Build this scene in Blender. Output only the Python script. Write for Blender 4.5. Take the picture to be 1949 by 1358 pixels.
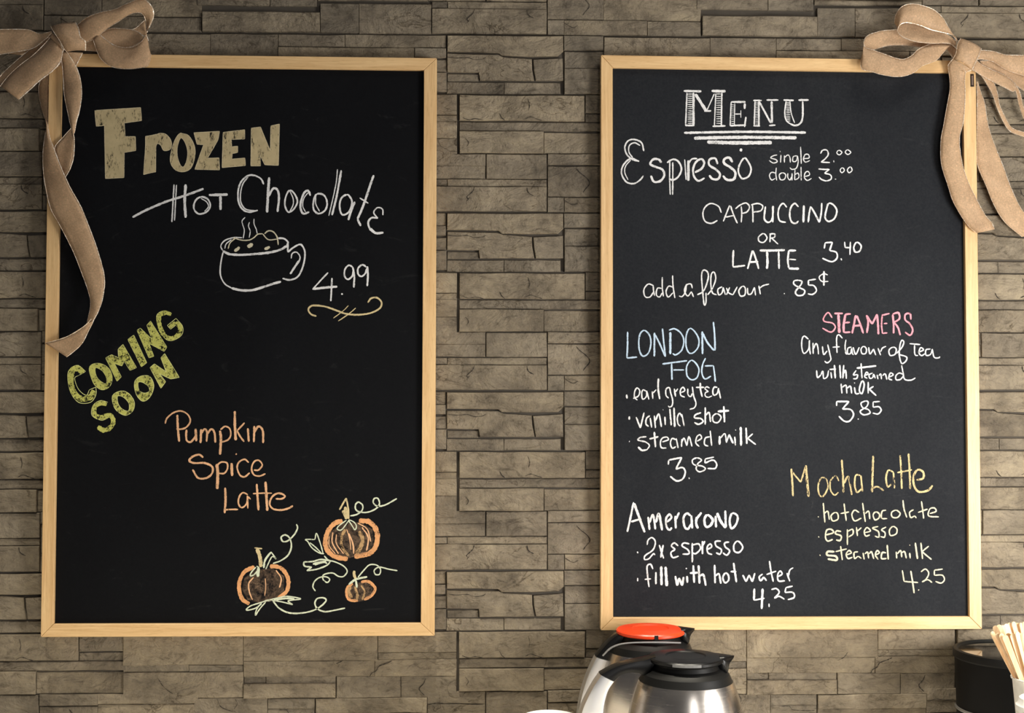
import bpy, bmesh, math, random
from mathutils import Vector, Matrix, noise
from mathutils.geometry import tessellate_polygon
R = random.Random(7)
SC = bpy.context.scene
COL = SC.collection
for o in list(bpy.data.objects): bpy.data.objects.remove(o)

# ---------------------------------------------------------------- camera
F, W, H, D = 2500.0, 1949, 1358, 2.07
pitch, yaw = math.radians(1.065), math.radians(-1.765)
RM = Matrix.Rotation(yaw, 3, 'Z') @ Matrix.Rotation(pitch, 3, 'X')
CAM = Vector((0, -D, 0))
cam = bpy.data.objects.new('camera', bpy.data.cameras.new('camera'))
COL.objects.link(cam)
cam.matrix_world = Matrix.Translation(CAM) @ (RM @ Matrix.Rotation(math.pi/2, 3, 'X')).to_4x4()
cam.data.sensor_width = 36; cam.data.lens = F/W*36; cam.data.clip_start = 0.05
SC.camera = cam

def at(px, py, d=0.0):
    """the point seen at photo pixel (px, py) on the plane d metres in front of the wall"""
    v = RM @ Vector(((px-W/2)/F, 1.0, -(py-H/2)/F))
    t = (D-d)/v.y
    return CAM + v*t

# ---------------------------------------------------------------- world, lights, exposure
SC.view_settings.view_transform = 'Standard'
try: SC.view_settings.look = 'None'
except Exception: pass
SC.view_settings.gamma = 1; SC.view_settings.use_curve_mapping = False
SC.view_settings.exposure = 0.22
wd = bpy.data.worlds.new('room_light'); SC.world = wd; wd.use_nodes = True
bgn = wd.node_tree.nodes['Background']; bgn.inputs[0].default_value = (.97, .96, 1.0, 1); bgn.inputs[1].default_value = 0.045

def area(name, loc, target, sx, sy, power, col):
    l = bpy.data.lights.new(name, 'AREA'); l.shape = 'RECTANGLE'; l.size = sx; l.size_y = sy
    l.energy = power; l.color = col
    o = bpy.data.objects.new(name, l); COL.objects.link(o); o.location = loc
    o.rotation_euler = (Vector(target)-Vector(loc)).to_track_quat('-Z', 'Y').to_euler()
    return o
area('window_light', (1.22, -1.0, -.22), (0.3, 0, -.25), .45, .6, 16.5, (1.0, .96, .90))
area('ceiling_light', (.95, -.75, 1.45), (.6, -.1, -.6), .6, .3, 6, (1.0, .93, .82))
area('tall_window_light', (.62, -2.5, .0), (.25, 0, -.45), .35, 1.2, 6.5, (1.0, .97, .93))
for sx, pw in ((-.75, 115), (-.1, 140), (.55, 125), (1.1, 80)):     # added unseen spots, bouncing light off the worktop onto the lower wall
    l = bpy.data.lights.new('added_bounce_spot', 'SPOT'); l.energy = pw; l.color = (1.0, .92, .76); l.spot_size = math.radians(42); l.spot_blend = .9; l.shadow_soft_size = .05
    o = bpy.data.objects.new('added_bounce_spot', l); COL.objects.link(o); o.location = (sx, -.47, 1.5)

# ---------------------------------------------------------------- materials
def mat(name): 
    m = bpy.data.materials.new(name); m.use_nodes = True
    nt = m.node_tree; b = nt.nodes['Principled BSDF']
    return m, nt, b
def N(nt, t, **kw):
    n = nt.nodes.new(t)
    for k, v in kw.items():
        if k in n.inputs: n.inputs[k].default_value = v
        else: setattr(n, k, v)
    return n
def L(nt, a, b): nt.links.new(a, b)
def ramp(nt, fac, stops):
    r = N(nt, 'ShaderNodeValToRGB'); e = r.color_ramp.elements
    e[0].position, e[0].color = stops[0][0], (*stops[0][1], 1)
    e[1].position, e[1].color = stops[-1][0], (*stops[-1][1], 1)
    for p, c in stops[1:-1]:
        q = e.new(p); q.color = (*c, 1)
    L(nt, fac, r.inputs[0]); return r
def pos(nt, scale=(1,1,1), loc=(0,0,0), rand=False):
    g = N(nt, 'ShaderNodeNewGeometry'); m = N(nt, 'ShaderNodeMapping')
    m.inputs['Scale'].default_value = scale; m.inputs['Location'].default_value = loc
    if rand:
        oi = g if rand == 'island' else N(nt, 'ShaderNodeObjectInfo'); mu = N(nt, 'ShaderNodeMath', operation='MULTIPLY'); mu.inputs[1].default_value = 37.0
        L(nt, oi.outputs['Random Per Island' if rand == 'island' else 'Random'], mu.inputs[0])
        ad = N(nt, 'ShaderNodeVectorMath', operation='ADD'); L(nt, g.outputs['Position'], ad.inputs[0]); L(nt, mu.outputs[0], ad.inputs[1])
        L(nt, ad.outputs[0], m.inputs[0])
    else: L(nt, g.outputs['Position'], m.inputs[0])
    return m.outputs[0]
def noise_n(nt, vec, scale, detail=5, rough=.6, dist=0):
    n = N(nt, 'ShaderNodeTexNoise'); L(nt, vec, n.inputs['Vector'])
    n.inputs['Scale'].default_value = scale; n.inputs['Detail'].default_value = detail
    n.inputs['Roughness'].default_value = rough; n.inputs['Distortion'].default_value = dist
    return n.outputs['Fac']
def mixc(nt, fac, a, b, mode='MIX'):
    m = N(nt, 'ShaderNodeMix', data_type='RGBA', blend_type=mode)
    for s, v in ((m.inputs[0], fac), (m.inputs[6], a), (m.inputs[7], b)):
        if hasattr(v, 'is_linked'): L(nt, v, s)
        elif isinstance(v, (int, float)): s.default_value = v
        else: s.default_value = (*v, 1)
    return m.outputs[2]
def bump(nt, h, strength, dist, prev=None):
    b = N(nt, 'ShaderNodeBump'); b.inputs['Strength'].default_value = strength; b.inputs['Distance'].default_value = dist
    L(nt, h, b.inputs['Height'])
    if prev is not None: L(nt, prev, b.inputs['Normal'])
    return b.outputs[0]
def plain(name, col, rough=.5, metal=0.0, spec=.5):
    m, nt, b = mat(name); b.inputs['Base Color'].default_value = (*col, 1)
    b.inputs['Roughness'].default_value = rough; b.inputs['Metallic'].default_value = metal
    b.inputs['Specular IOR Level'].default_value = spec
    n = noise_n(nt, pos(nt), 60, 3)
    r = ramp(nt, n, [(.3, tuple(c*.9 for c in col)), (.7, tuple(min(1, c*1.08) for c in col))]); L(nt, r.outputs[0], b.inputs['Base Color'])
    return m

def stone_mat():
    m, nt, b = mat('stacked_stone')
    p = pos(nt, rand='island')
    p2 = pos(nt, (1, 1, 1.9), rand='island')
    base = ramp(nt, noise_n(nt, p, 11, 9, .66, .3), [(.30, (.135, .116, .094)), (.48, (.265, .231, .183)), (.70, (.385, .338, .268))])
    fine = ramp(nt, noise_n(nt, p2, 38, 8, .72, 1.0), [(.30, (.48, .46, .43)), (.46, (.95, .94, .92)), (.7, (1.2, 1.18, 1.1))])
    c = mixc(nt, 1.0, base.outputs[0], fine.outputs[0], 'MULTIPLY')
    oi = N(nt, 'ShaderNodeNewGeometry')
    rc = ramp(nt, oi.outputs['Random Per Island'], [(0, (.66, .65, .68)), (.2, (.86, .85, .84)), (.6, (1.03, 1.0, .96)), (1, (1.2, 1.15, 1.06))])
    c = mixc(nt, 1.0, c, rc.outputs[0], 'MULTIPLY')
    # a few mineral veins / dark folds
    v = N(nt, 'ShaderNodeTexNoise'); L(nt, p2, v.inputs['Vector']); v.inputs['Scale'].default_value = 13; v.inputs['Detail'].default_value = 6; v.inputs['Distortion'].default_value = 1.6
    vr = ramp(nt, v.outputs['Fac'], [(.475, (1, 1, 1)), (.5, (.40, .37, .34)), (.51, (1.08, 1.07, 1.05)), (.525, (1, 1, 1))])
    msk = ramp(nt, noise_n(nt, p, 8, 2), [(.5, (0, 0, 0)), (.62, (1, 1, 1))])
    c = mixc(nt, msk.outputs[0], c, mixc(nt, 1.0, c, vr.outputs[0], 'MULTIPLY'))
    L(nt, c, b.inputs['Base Color']); b.inputs['Roughness'].default_value = .78; b.inputs['Specular IOR Level'].default_value = .3
    nb = bump(nt, noise_n(nt, p, 20, 10, .70, .3), 1.0, .011)
    nb = bump(nt, noise_n(nt, p2, 10, 8, .60, .9), 1.0, .014, nb)
    L(nt, nb, b.inputs['Normal'])
    return m
def wood_mat(name, along_x, a, bcol):
    m, nt, b = mat(name)
    sc = (1.5, 20, 30) if along_x else (30, 20, 1.5)
    g = noise_n(nt, pos(nt, sc, rand=True), 6, 7, .6, .6)
    r = ramp(nt, g, [(.3, a), (.55, tuple((x+y)/2 for x, y in zip(a, bcol))), (.72, bcol)])
    sp = (8, 60, 90) if along_x else (90, 60, 8)
    f = ramp(nt, noise_n(nt, pos(nt, sp, rand=True), 8, 4, .6), [(.3, (.86, .83, .78)), (.45, (1, 1, 1))])
    L(nt, mixc(nt, 1.0, r.outputs[0], f.outputs[0], 'MULTIPLY'), b.inputs['Base Color'])
    b.inputs['Roughness'].default_value = .42
    L(nt, bump(nt, g, .15, .001), b.inputs['Normal'])
    return m
def board_mat(name, lo, hi):
    m, nt, b = mat(name)
    n = noise_n(nt, pos(nt, (1, 1, .6)), 3.2, 6, .6, .8)
    r = ramp(nt, n, [(.3, lo), (.7, hi)])
    g = ramp(nt, noise_n(nt, pos(nt), 330, 3, .6), [(.3, (.78, .8, .84)), (.7, (1.22, 1.2, 1.16))])
    c = mixc(nt, 1.0, r.outputs[0], g.outputs[0], 'MULTIPLY')
    w = ramp(nt, noise_n(nt, pos(nt, (1, 1, 2.5)), 11, 7, .7, 2.2), [(.60, (0, 0, 0)), (.74, (.012, .012, .012))])
    L(nt, mixc(nt, 1.0, c, w.outputs[0], 'ADD'), b.inputs['Base Color'])
    b.inputs['Roughness'].default_value = .7; b.inputs['Specular IOR Level'].default_value = .12
    return m
CH = {}
def chalk_mat(name, col, lo=.30, hi=.46, amp=1.0, streak=False):
    m, nt, b = mat(name)
    p = pos(nt, (1, 1, .35) if streak else (1, 1, 1))
    a = noise_n(nt, p, 520, 4, .75)
    a2 = noise_n(nt, p, 95, 3, .7)
    av = N(nt, 'ShaderNodeMath', operation='ADD'); L(nt, a, av.inputs[0]); L(nt, a2, av.inputs[1])
    hv = N(nt, 'ShaderNodeMath', operation='MULTIPLY'); L(nt, av.outputs[0], hv.inputs[0]); hv.inputs[1].default_value = .5
    mr = N(nt, 'ShaderNodeMapRange'); L(nt, hv.outputs[0], mr.inputs[0])
    mr.inputs[1].default_value = lo; mr.inputs[2].default_value = hi; mr.inputs[3].default_value = 0.0; mr.inputs[4].default_value = amp
    L(nt, mr.outputs[0], b.inputs['Alpha'])
    cr = ramp(nt, noise_n(nt, pos(nt), 60, 3), [(.3, tuple(c*.82 for c in col)), (.7, col)]); L(nt, cr.outputs[0], b.inputs['Base Color'])
    b.inputs['Roughness'].default_value = 1; b.inputs['Specular IOR Level'].default_value = 0
    CH[name] = m
    return m
chalk_mat('white', (.92, .92, .93)); chalk_mat('cream', (.80, .74, .55)); chalk_mat('orange', (.95, .56, .32))
chalk_mat('blue', (.62, .78, .95)); chalk_mat('pink', (.93, .40, .48)); chalk_mat('yellow', (.80, .64, .34), .40, .50, .92, True)
chalk_mat('lime', (.74, .74, .20), .41, .50, .95); chalk_mat('limeline', (.84, .86, .36), .36, .46)
chalk_mat('sand', (.62, .51, .30), .36, .47, 1.0, True); chalk_mat('sandline', (.76, .66, .44), .34, .46)
chalk_mat('palegreen', (.80, .86, .66)); chalk_mat('tan', (.62, .40, .20), .40, .52, .9); chalk_mat('rust', (.88, .44, .20), .34, .46)
chalk_mat('smudge', (.36, .24, .16), .42, .66, .65); chalk_mat('dust', (.4, .4, .4), .44, .70, .10); chalk_mat('gold', (.78, .64, .36), .33, .45)

STONE = stone_mat()
JOINT = plain('dark_joint', (.10, .085, .068), .95)
CRACK = plain('dark_crack', (.035, .028, .022), .95)
WOODX = wood_mat('pine_horizontal', True, (.74, .46, .21), (.95, .67, .35))
WOODZ = wood_mat('pine_vertical', False, (.74, .46, .21), (.95, .67, .35))
BOARD_L = board_mat('black_chalkboard', (.0030, .0034, .0048), (.0055, .0062, .0080))
BOARD_R = board_mat('paler_black_chalkboard', (.012, .0135, .0172), (.021, .0235, .028))  # paler grey base than the left board
BLACKP = plain('black_plastic', (.004, .004, .0045), .33, 0, .3)
DARKP = plain('matte_black_plastic', (.005, .005, .005), .46, 0, .3)
REDP = plain('red_plastic', (.85, .06, .012), .35)
WHITEP = plain('white_card', (.82, .81, .78), .5)
STICK = wood_mat('birch_stick', False, (.72, .47, .26), (.93, .74, .48))
def steel_mat(name, rough, col):
    m, nt, b = mat(name); b.inputs['Base Color'].default_value = (*col, 1); b.inputs['Metallic'].default_value = 1
    g = noise_n(nt, pos(nt, (1, 1, 60)), 14, 3)
    r = N(nt, 'ShaderNodeMapRange'); L(nt, g, r.inputs[0]); r.inputs[3].default_value = rough*.8; r.inputs[4].default_value = rough*1.3
    L(nt, r.outputs[0], b.inputs['Roughness']); return m
STEEL = steel_mat('brushed_steel', .24, (.78, .72, .66)); CHROME = steel_mat('polished_steel', .36, (.9, .9, .92))
def ribbon_mat():
    m, nt, b = mat('sheer_ribbon')
    w = noise_n(nt, pos(nt, (1, 1, 1)), 420, 3, .7); s = noise_n(nt, pos(nt), 26, 5, .65)
    c = ramp(nt, s, [(.3, (.55, .365, .22)), (.7, (.76, .53, .33))])
    f = ramp(nt, w, [(.3, (.82, .8, .78)), (.62, (1.08, 1.07, 1.05)), (.78, (1.7, 1.6, 1.45))])
    cc = mixc(nt, 1.0, c.outputs[0], f.outputs[0], 'MULTIPLY')
    L(nt, cc, b.inputs['Base Color']); b.inputs['Roughness'].default_value = .6
    b.inputs['Sheen Weight'].default_value = .08
    L(nt, bump(nt, w, .3, .0008), b.inputs['Normal'])
    tr = N(nt, 'ShaderNodeBsdfTranslucent'); L(nt, cc, tr.inputs[0])
    mx = N(nt, 'ShaderNodeMixShader'); mx.inputs[0].default_value = .22
    L(nt, b.outputs[0], mx.inputs[1]); L(nt, tr.outputs[0], mx.inputs[2])
    L(nt, mx.outputs[0], nt.nodes['Material Output'].inputs[0])
    return m
RIBBON = ribbon_mat()
def edging_mat():
    m, nt, b = mat('gold_thread')
    w = noise_n(nt, pos(nt), 600, 2, .6)
    c = ramp(nt, w, [(.38, (.60, .42, .27)), (.52, (.9, .74, .56)), (.62, (1, .96, .88))])
    L(nt, c.outputs[0], b.inputs['Base Color']); b.inputs['Roughness'].default_value = .35; b.inputs['Metallic'].default_value = .25
    return m
EDGING = edging_mat()

# ---------------------------------------------------------------- object helpers
def tag(o, label=None, cat=None, group=None, kind=None):
    if label: o['label'] = label
    if cat: o['category'] = cat
    if group: o['group'] = group
    if kind: o['kind'] = kind
    return o
def link(name, bm, m, parent=None, smooth=False):
    me = bpy.data.meshes.new(name); bm.normal_update(); bm.to_mesh(me); bm.free()
    if m is not None: me.materials.append(m)
    if smooth: me.polygons.foreach_set('use_smooth', [True]*len(me.polygons))
    o = bpy.data.objects.new(name, me); COL.objects.link(o)
    if parent is not None:
        o.parent = parent; o.matrix_parent_inverse = parent.matrix_world.inverted()
    return o
def thing(name, label, cat, loc, group=None):
    o = bpy.data.objects.new(name, None); COL.objects.link(o); o.location = loc; o.empty_display_size = .02
    o.matrix_world = Matrix.Translation(loc)
    return tag(o, label, cat, group)
def pv(bm, p): return bm.verts.new(p)
def prism(bm, front, y_back):
    """front: list of points (front face), extruded towards the wall to y_back"""
    f = [pv(bm, p) for p in front]; b = [pv(bm, (p[0], y_back, p[2])) for p in front]
    n = len(f); bm.faces.new(f); bm.faces.new(list(reversed(b)))
    for i in range(n): bm.faces.new((f[i], b[i], b[(i+1) % n], f[(i+1) % n]))
def lathe(bm, prof, c, seg=64):
    rings = []
    for r, z in prof:
        if r < 1e-6: rings.append([pv(bm, (c[0], c[1], z))])
        else: rings.append([pv(bm, (c[0]+r*math.cos(2*math.pi*k/seg), c[1]+r*math.sin(2*math.pi*k/seg), z)) for k in range(seg)])
    for a, b in zip(rings, rings[1:]):
        for k in range(seg):
            k2 = (k+1) % seg
            if len(a) == 1 and len(b) == 1: continue
            if len(a) == 1: bm.faces.new((a[0], b[k], b[k2]))
            elif len(b) == 1: bm.faces.new((a[k], b[0], a[k2]))
            else: bm.faces.new((a[k], b[k], b[k2], a[k2]))
def sharp(o, ang=35):
    m = o.modifiers.new('edges', 'EDGE_SPLIT'); m.split_angle = math.radians(ang)
def catmull(pts, step):
    """resample a list of n-tuples (first two coordinates are the plane) with a Catmull-Rom curve"""
    if len(pts) == 2:
        n = max(1, int(math.dist(pts[0][:2], pts[1][:2])/step)); a, b = pts
        return [tuple(a[k]+(b[k]-a[k])*i/n for k in range(len(a))) for i in range(n+1)]
    closed = math.dist(pts[0][:2], pts[-1][:2]) < 1e-6
    P = ([pts[-2]] if closed else [tuple(2*a-b for a, b in zip(pts[0], pts[1]))]) + list(pts) + ([pts[1]] if closed else [tuple(2*a-b for a, b in zip(pts[-1], pts[-2]))])
    out = []
    for i in range(1, len(P)-2):
        p0, p1, p2, p3 = P[i-1:i+3]
        n = max(1, int(math.ceil(math.dist(p1[:2], p2[:2])/step)))
        for j in range(n):
            t = j/n; t2 = t*t; t3 = t2*t
            out.append(tuple(.5*((2*b)+(-a+c)*t+(2*a-5*b+4*c-d)*t2+(-a+3*b-3*c+d)*t3) for a, b, c, d in zip(p0, p1, p2, p3)))
    out.append(tuple(pts[-1])); return out

# ---------------------------------------------------------------- the wall of stacked stone
wall = bpy.data.objects.new('wall_back', None)
bm = bmesh.new()
a, b = at(-700, -500), at(2650, 1760)
prism(bm, [(a.x, 0, a.z), (b.x, 0, a.z), (b.x, 0, b.z), (a.x, 0, b.z)][::-1], .05)
wall = link('wall_back', bm, JOINT); wall['kind'] = 'structure'

LB_O = [(93.5, 101.5), (831.2, 110.5), (827, 1211), (77.5, 1213.3)]; LB_I = [(116.6, 125), (807, 133.2), (801, 1187), (101.5, 1189)]
RB_O = [(1144, 104.8), (1857, 115.8), (1869, 1198.3), (1143.5, 1200.4)]; RB_I = [(1166, 128.5), (1833, 138.6), (1845.6, 1174.8), (1167, 1176.6)]
SD = .005
PX = at(1352, 90, SD).x-at(401, 84, SD).x
PZ = (at(1000, 68, SD).z-at(1000, 1087.5, SD).z)/3
# stones of one repeat of the cladding, corner to corner in photo pixels; last number = how proud (mm)
ST = [  # centre column
 ('p', [(851,407),(1072,407),(1072,436),(1062,445),(1010,446),(955,445),(948,440),(900,438),(851,438)], 6.0),
 (1074,407,1148,433, 5.2),
 ('p', [(851,441),(948,443),(958,447),(1012,451),(1013,470),(1017,492),(913,492),(911,477),(851,476)], 5.0),
 ('p', [(1014.5,452),(1071,449),(1072,492),(1019.5,492),(1016,472)], 4.8),
 (852,480,910,493, 2.6), (851,496,958,517, 3.8), (960,496,1066,517, 3.0),
 (1075,436,1149,468, 3.4), (1075,470,1149,517, 5.6),
 (875,521,1112,569, 5.6), (1115,519,1200,553, 3.6), (1115,556,1200,570, 2.4),
 (875,572,1200,588, 3.4), (875,590,1034,631, 6.2), (1036,592,1200,631, 2.6),
 (815,633,923,655, 4.6), (815,656,923,679, 4.1), (926,634,1040,679, 5.0), (1043,633,1149,653, 5.4), (1043,656,1149,713, 4.2),
 (822,682,850,693, 3.6), (852,682,1040,694, 3.9), (822,696,1040,742, 5.4),
 (1043,716,1073,743, 4.6), (1075,716,1232,743, 4.4), (1234,717,1335,743, 4.0),
 (1150,633,1335,651, 4.6), (1150,653,1335,714, 3.9),
 (790,453,849,475, 3.4), (790,478,849,514, 5.2),
 (1151,452,1350,484, 4.0), (1151,486,1260,517, 5.0), (1262,486,1350,517, 3.4),
 (401,452,600,480, 4.4), (602,452,788,484, 3.6), (401,482,520,515, 5.0), (522,486,700,515, 4.0), (702,486,788,515, 3.0),
 # measured in the strip above the boards
 (401,65,528,113, 4.6), (530,66,655,88, 4.0), (657,66,848,90, 3.6), (530,90,788,113, 5.0), (790,92,848,109, 5.4),
 (1150,72,1351,118, 4.8), (610,8,682,62, 5.2), (684,8,820,64, 4.8), (386,23,608,61, 6.2),
 # measured in the strip below the boards
 (235,1205,462,1265, 5.0), (235,1267,358,1279, 3.0), (360,1268,462,1279, 2.6), (235,1282,462,1328, 4.4),
 (464,1205,718,1257, 5.4), (464,1260,712,1287, 4.4), (465,1289,505,1301, 2.6), (507,1289,638,1301, 3.0), (464,1303,638,1328, 5.6),
 (641,1289,762,1328, 4.0), (764,1289,868,1328, 4.4), (720,1205,868,1241, 5.8), (720,1244,868,1255, 3.2), (714,1257,868,1287, 4.8),
 (370,1331,508,1380, 4.2), (510,1331,598,1349, 4.8), (510,1351,598,1380, 4.2), (602,1331,812,1356, 5.2), (602,1359,812,1366, 3.0),
 (760-967,1205,762-967+20,1206, 0),
]
def inside(px, py, q, m):
    xs = [c[0] for c in q]; ys = [c[1] for c in q]
    return min(xs)+m+12 < px < max(xs)-m-12 and min(ys)+m+8 < py < max(ys)-m-8
def to_px(P):
    v = RM.transposed() @ (Vector(P)-CAM); return W/2+F*v.x/v.y, H/2-F*v.z/v.y
far = bmesh.new()
def stone_mesh(poly, proud):
    """poly: outline in wall coordinates (x, z) counter-clockwise; irregular rim, chamfered face"""
    cx = sum(p[0] for p in poly)/len(poly); cz = sum(p[1] for p in poly)/len(poly)
    rim = []
    n = len(poly)
    for i in range(n):
        p, q = poly[i], poly[(i+1) % n]; l = math.dist(p, q); k = max(1, round(l/.034))
        for j in range(k):
            t = j/k; x = p[0]+(q[0]-p[0])*t; z = p[1]+(q[1]-p[1])*t
            w = .0006 if j else .0003
            rim.append((x+R.uniform(-w, w), z+R.uniform(-w, w)))
    bm = bmesh.new(); m = len(rim)
    def off(d):
        out = []
        for i in range(m):
            a, b, c = rim[i-1], rim[i], rim[(i+1) % m]
            e1 = Vector((b[0]-a[0], b[1]-a[1])).normalized(); e2 = Vector((c[0]-b[0], c[1]-b[1])).normalized()
            nn = Vector((-(e1.y+e2.y), e1.x+e2.x)); nn = nn.normalized() if nn.length > 1e-6 else Vector((0, 0))
            out.append((b[0]+nn.x*d, b[1]+nn.y*d))
        return out
    tl = (R.uniform(-.006, .006), R.uniform(-.02, .01))
    ring = lambda pts, y, jit: [bm.verts.new((x-cx, y-(tl[0]*(x-cx)+tl[1]*(z-cz))*jit+R.uniform(-.0003, .0003)*jit, z-cz)) for x, z in pts]
    r0 = ring(rim, 0, 0); r1 = ring(off(.0001), -proud+.0011, 1); r2 = ring(off(.0011), -proud, 1)
    for A, B in ((r0, r1), (r1, r2)):
        for i in range(m): bm.faces.new((A[i], A[(i+1) % m], B[(i+1) % m], B[i]))
    bm.faces.new(r2)
    return bm, cx, cz
count = 0
for s in ST:
    if s[0] == 'p': pts = [at(x, y, SD) for x, y in s[1]]; pr = s[2]
    else:
        x0, y0, x1, y1, pr = s
        if pr == 0: continue
        g = .75
        A = at(x0-g, y0-g, SD); B = at(x1+g, y1+g, SD)
        pts = [Vector((A.x, 0, A.z)), Vector((B.x, 0, A.z)), Vector((B.x, 0, B.z)), Vector((A.x, 0, B.z))]
    poly = [(p.x, p.z) for p in pts][::-1]
    if s[0] != 'p' and False: pass
    ar = sum(poly[i][0]*poly[(i+1) % len(poly)][1]-poly[(i+1) % len(poly)][0]*poly[i][1] for i in range(len(poly)))
    if ar < 0: poly.reverse()
    for kx in range(-4, 5):
        for kz in range(-6, 7):
            q = [(x+kx*PX, z+kz*PZ) for x, z in poly]
            px = [to_px((x, -SD, z)) for x, z in q]
            xs = [p[0] for p in px]; ys = [p[1] for p in px]
            if max(xs) < -400 or min(xs) > W+400 or max(ys) < -310 or min(ys) > H+350: continue
            if any(all(inside(x, y, Q, 16) for x, y in px) for Q in (LB_O, RB_O)): continue
            bm, cx, cz = stone_mesh(q, ((pr-2.4)*1.35+2.8+R.uniform(-.3, .3))/1000)
            if max(xs) < -4 or min(xs) > W+4 or max(ys) < -4 or min(ys) > H+4:      # outside the photograph: joined
                me = bpy.data.meshes.new('tmp'); bmesh.ops.translate(bm, verts=bm.verts, vec=(cx, 0, cz)); bm.to_mesh(me); bm.free(); far.from_mesh(me); bpy.data.meshes.remove(me); continue
            o = link('stone', bm, STONE, wall); o.location = (cx, 0, cz); count += 1
link('stone_cladding', far, STONE, wall)['kind'] = 'stuff'
print('stones', count)

# hairline cracks of the stones, repeated with the cladding
CRK = [(2.2, '903,696 900,704 894,710 888,716 892,720', 5.4), (1.6, '894,716 888,724', 5.4), (2.6, '1003,697 1004,704 1008,709 1016,713', 5.4),
       (2.0, '951,556 955,564 961,569', 5.6), (2.2, '1097,660 1104,668 1112,674 1120,682 1122,690 1114,700 1110,706', 4.2), (1.4, '851,448 870,450 890,449 903,453 918,452 925,448', 5),
       (1.6, '815,657 832,653 850,655 872,654 885,656 920,657'), (1.6, '1073,720 1090,730 1100,726'), (1.5, '886,604 892,612 888,620', 6.2),
       (1.6, '880,564 892,568 905,566 920,569', 5.6), (1.8, '1000,566 1010,562 1022,566 1032,569', 5.6), (1.5, '1005,528 1008,540 1006,550', 5.6)]
CRKB = [(2.0, '704,1288 708,1281 716,1277 722,1268 738,1262 746,1258', 5.4), (2.0, '810,1292 806,1302 798,1310 800,1316 808,1324'), (1.6, '530,1352 546,1352 550,1358 566,1360 596,1360', 4.8),
        (1.6, '414,1331 420,1345 434,1352 450,1356'), (1.5, '448,1331 452,1340 446,1350'), (1.4, '300,1290 312,1308 330,1322'), (1.6, '640,1264 652,1258 660,1248')]
bm = bmesh.new()
for lst in (CRK, CRKB):
    for w, s, *dd in lst:
        crkd = dd[0] if dd else 4.6
        pts = catmull([tuple(map(float, q.split(','))) for q in s.split()], 4)
        for kx in range(-2, 3):
            for kz in range(-4, 5):
                prev = None
                p0 = at(*pts[0], SD); sx, sy = to_px((p0.x+kx*PX, -SD, p0.z+kz*PZ))
                if not (-20 < sx < W+20 and -20 < sy < H+20) or inside(sx, sy, LB_O, 0) or inside(sx, sy, RB_O, 0): continue
                for i, p in enumerate(pts):
                    P = at(*p, SD); q = at(*pts[min(i+1, len(pts)-1)], SD) - at(*pts[max(i-1, 0)], SD)
                    nrm = Vector((-q.z, 0, q.x)).normalized()*(w*.00033*(.4+.9*R.random())*(.45 if i in (0, len(pts)-1) else 1))
                    y = -.0002-((crkd-2.4)*1.35+2.8+.55)/1000
                    c = Vector((P.x+kx*PX, y, P.z+kz*PZ))
                    cur = (pv(bm, c+nrm), pv(bm, c-nrm))
                    if prev: bm.faces.new((prev[0], prev[1], cur[1], cur[0]))
                    prev = cur
cr = link('hairline_crack', bm, CRACK, wall); cr['kind'] = 'stuff'

# ---------------------------------------------------------------- the two chalkboards
BD = .0195   # writing surface in front of the wall
FD = .027  # face of the frame
BACK = -.0112
def chalkboard(label, O, I, surf):
    c = at(sum(p[0] for p in O)/4, max(p[1] for p in O), FD); c.y = BACK
    t = thing('framed_chalkboard', label, 'chalkboard', c)
    Fp = [at(x, y, FD) for x, y in O]; Ip = [at(x, y, FD) for x, y in I]
    for k in range(4):
        k2 = (k+1) % 4
        q = [Fp[k], Fp[k2], Ip[k2], Ip[k]]
        e = (Fp[k2]-Fp[k]).normalized()*.00028
        q = [q[0]+e, q[1]-e, q[2]-e, q[3]+e]
        bm = bmesh.new(); prism(bm, q[::-1], BACK)
        bmesh.ops.bevel(bm, geom=[ed for ed in bm.edges], offset=.0005, segments=1, affect='EDGES')
        link('frame_rail', bm, WOODX if k % 2 == 0 else WOODZ, t)
    bm = bmesh.new(); m = .006
    q = [at(x, y, BD) for x, y in I]; cx = sum(p.x for p in q)/4; cz = sum(p.z for p in q)/4
    q = [Vector((p.x+math.copysign(m*.6, p.x-cx), -BD, p.z+math.copysign(m*.6, p.z-cz))) for p in q]
    prism(bm, q[::-1], BACK-.001)
    link('writing_surface', bm, surf, t)
    return t
LB = chalkboard('framed chalkboard headed Frozen Hot Chocolate, with chalk mug and pumpkins', LB_O, LB_I, BOARD_L)
RB = chalkboard('framed chalkboard headed Menu, listing espresso, latte and tea prices', RB_O, RB_I, BOARD_R)

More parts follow.
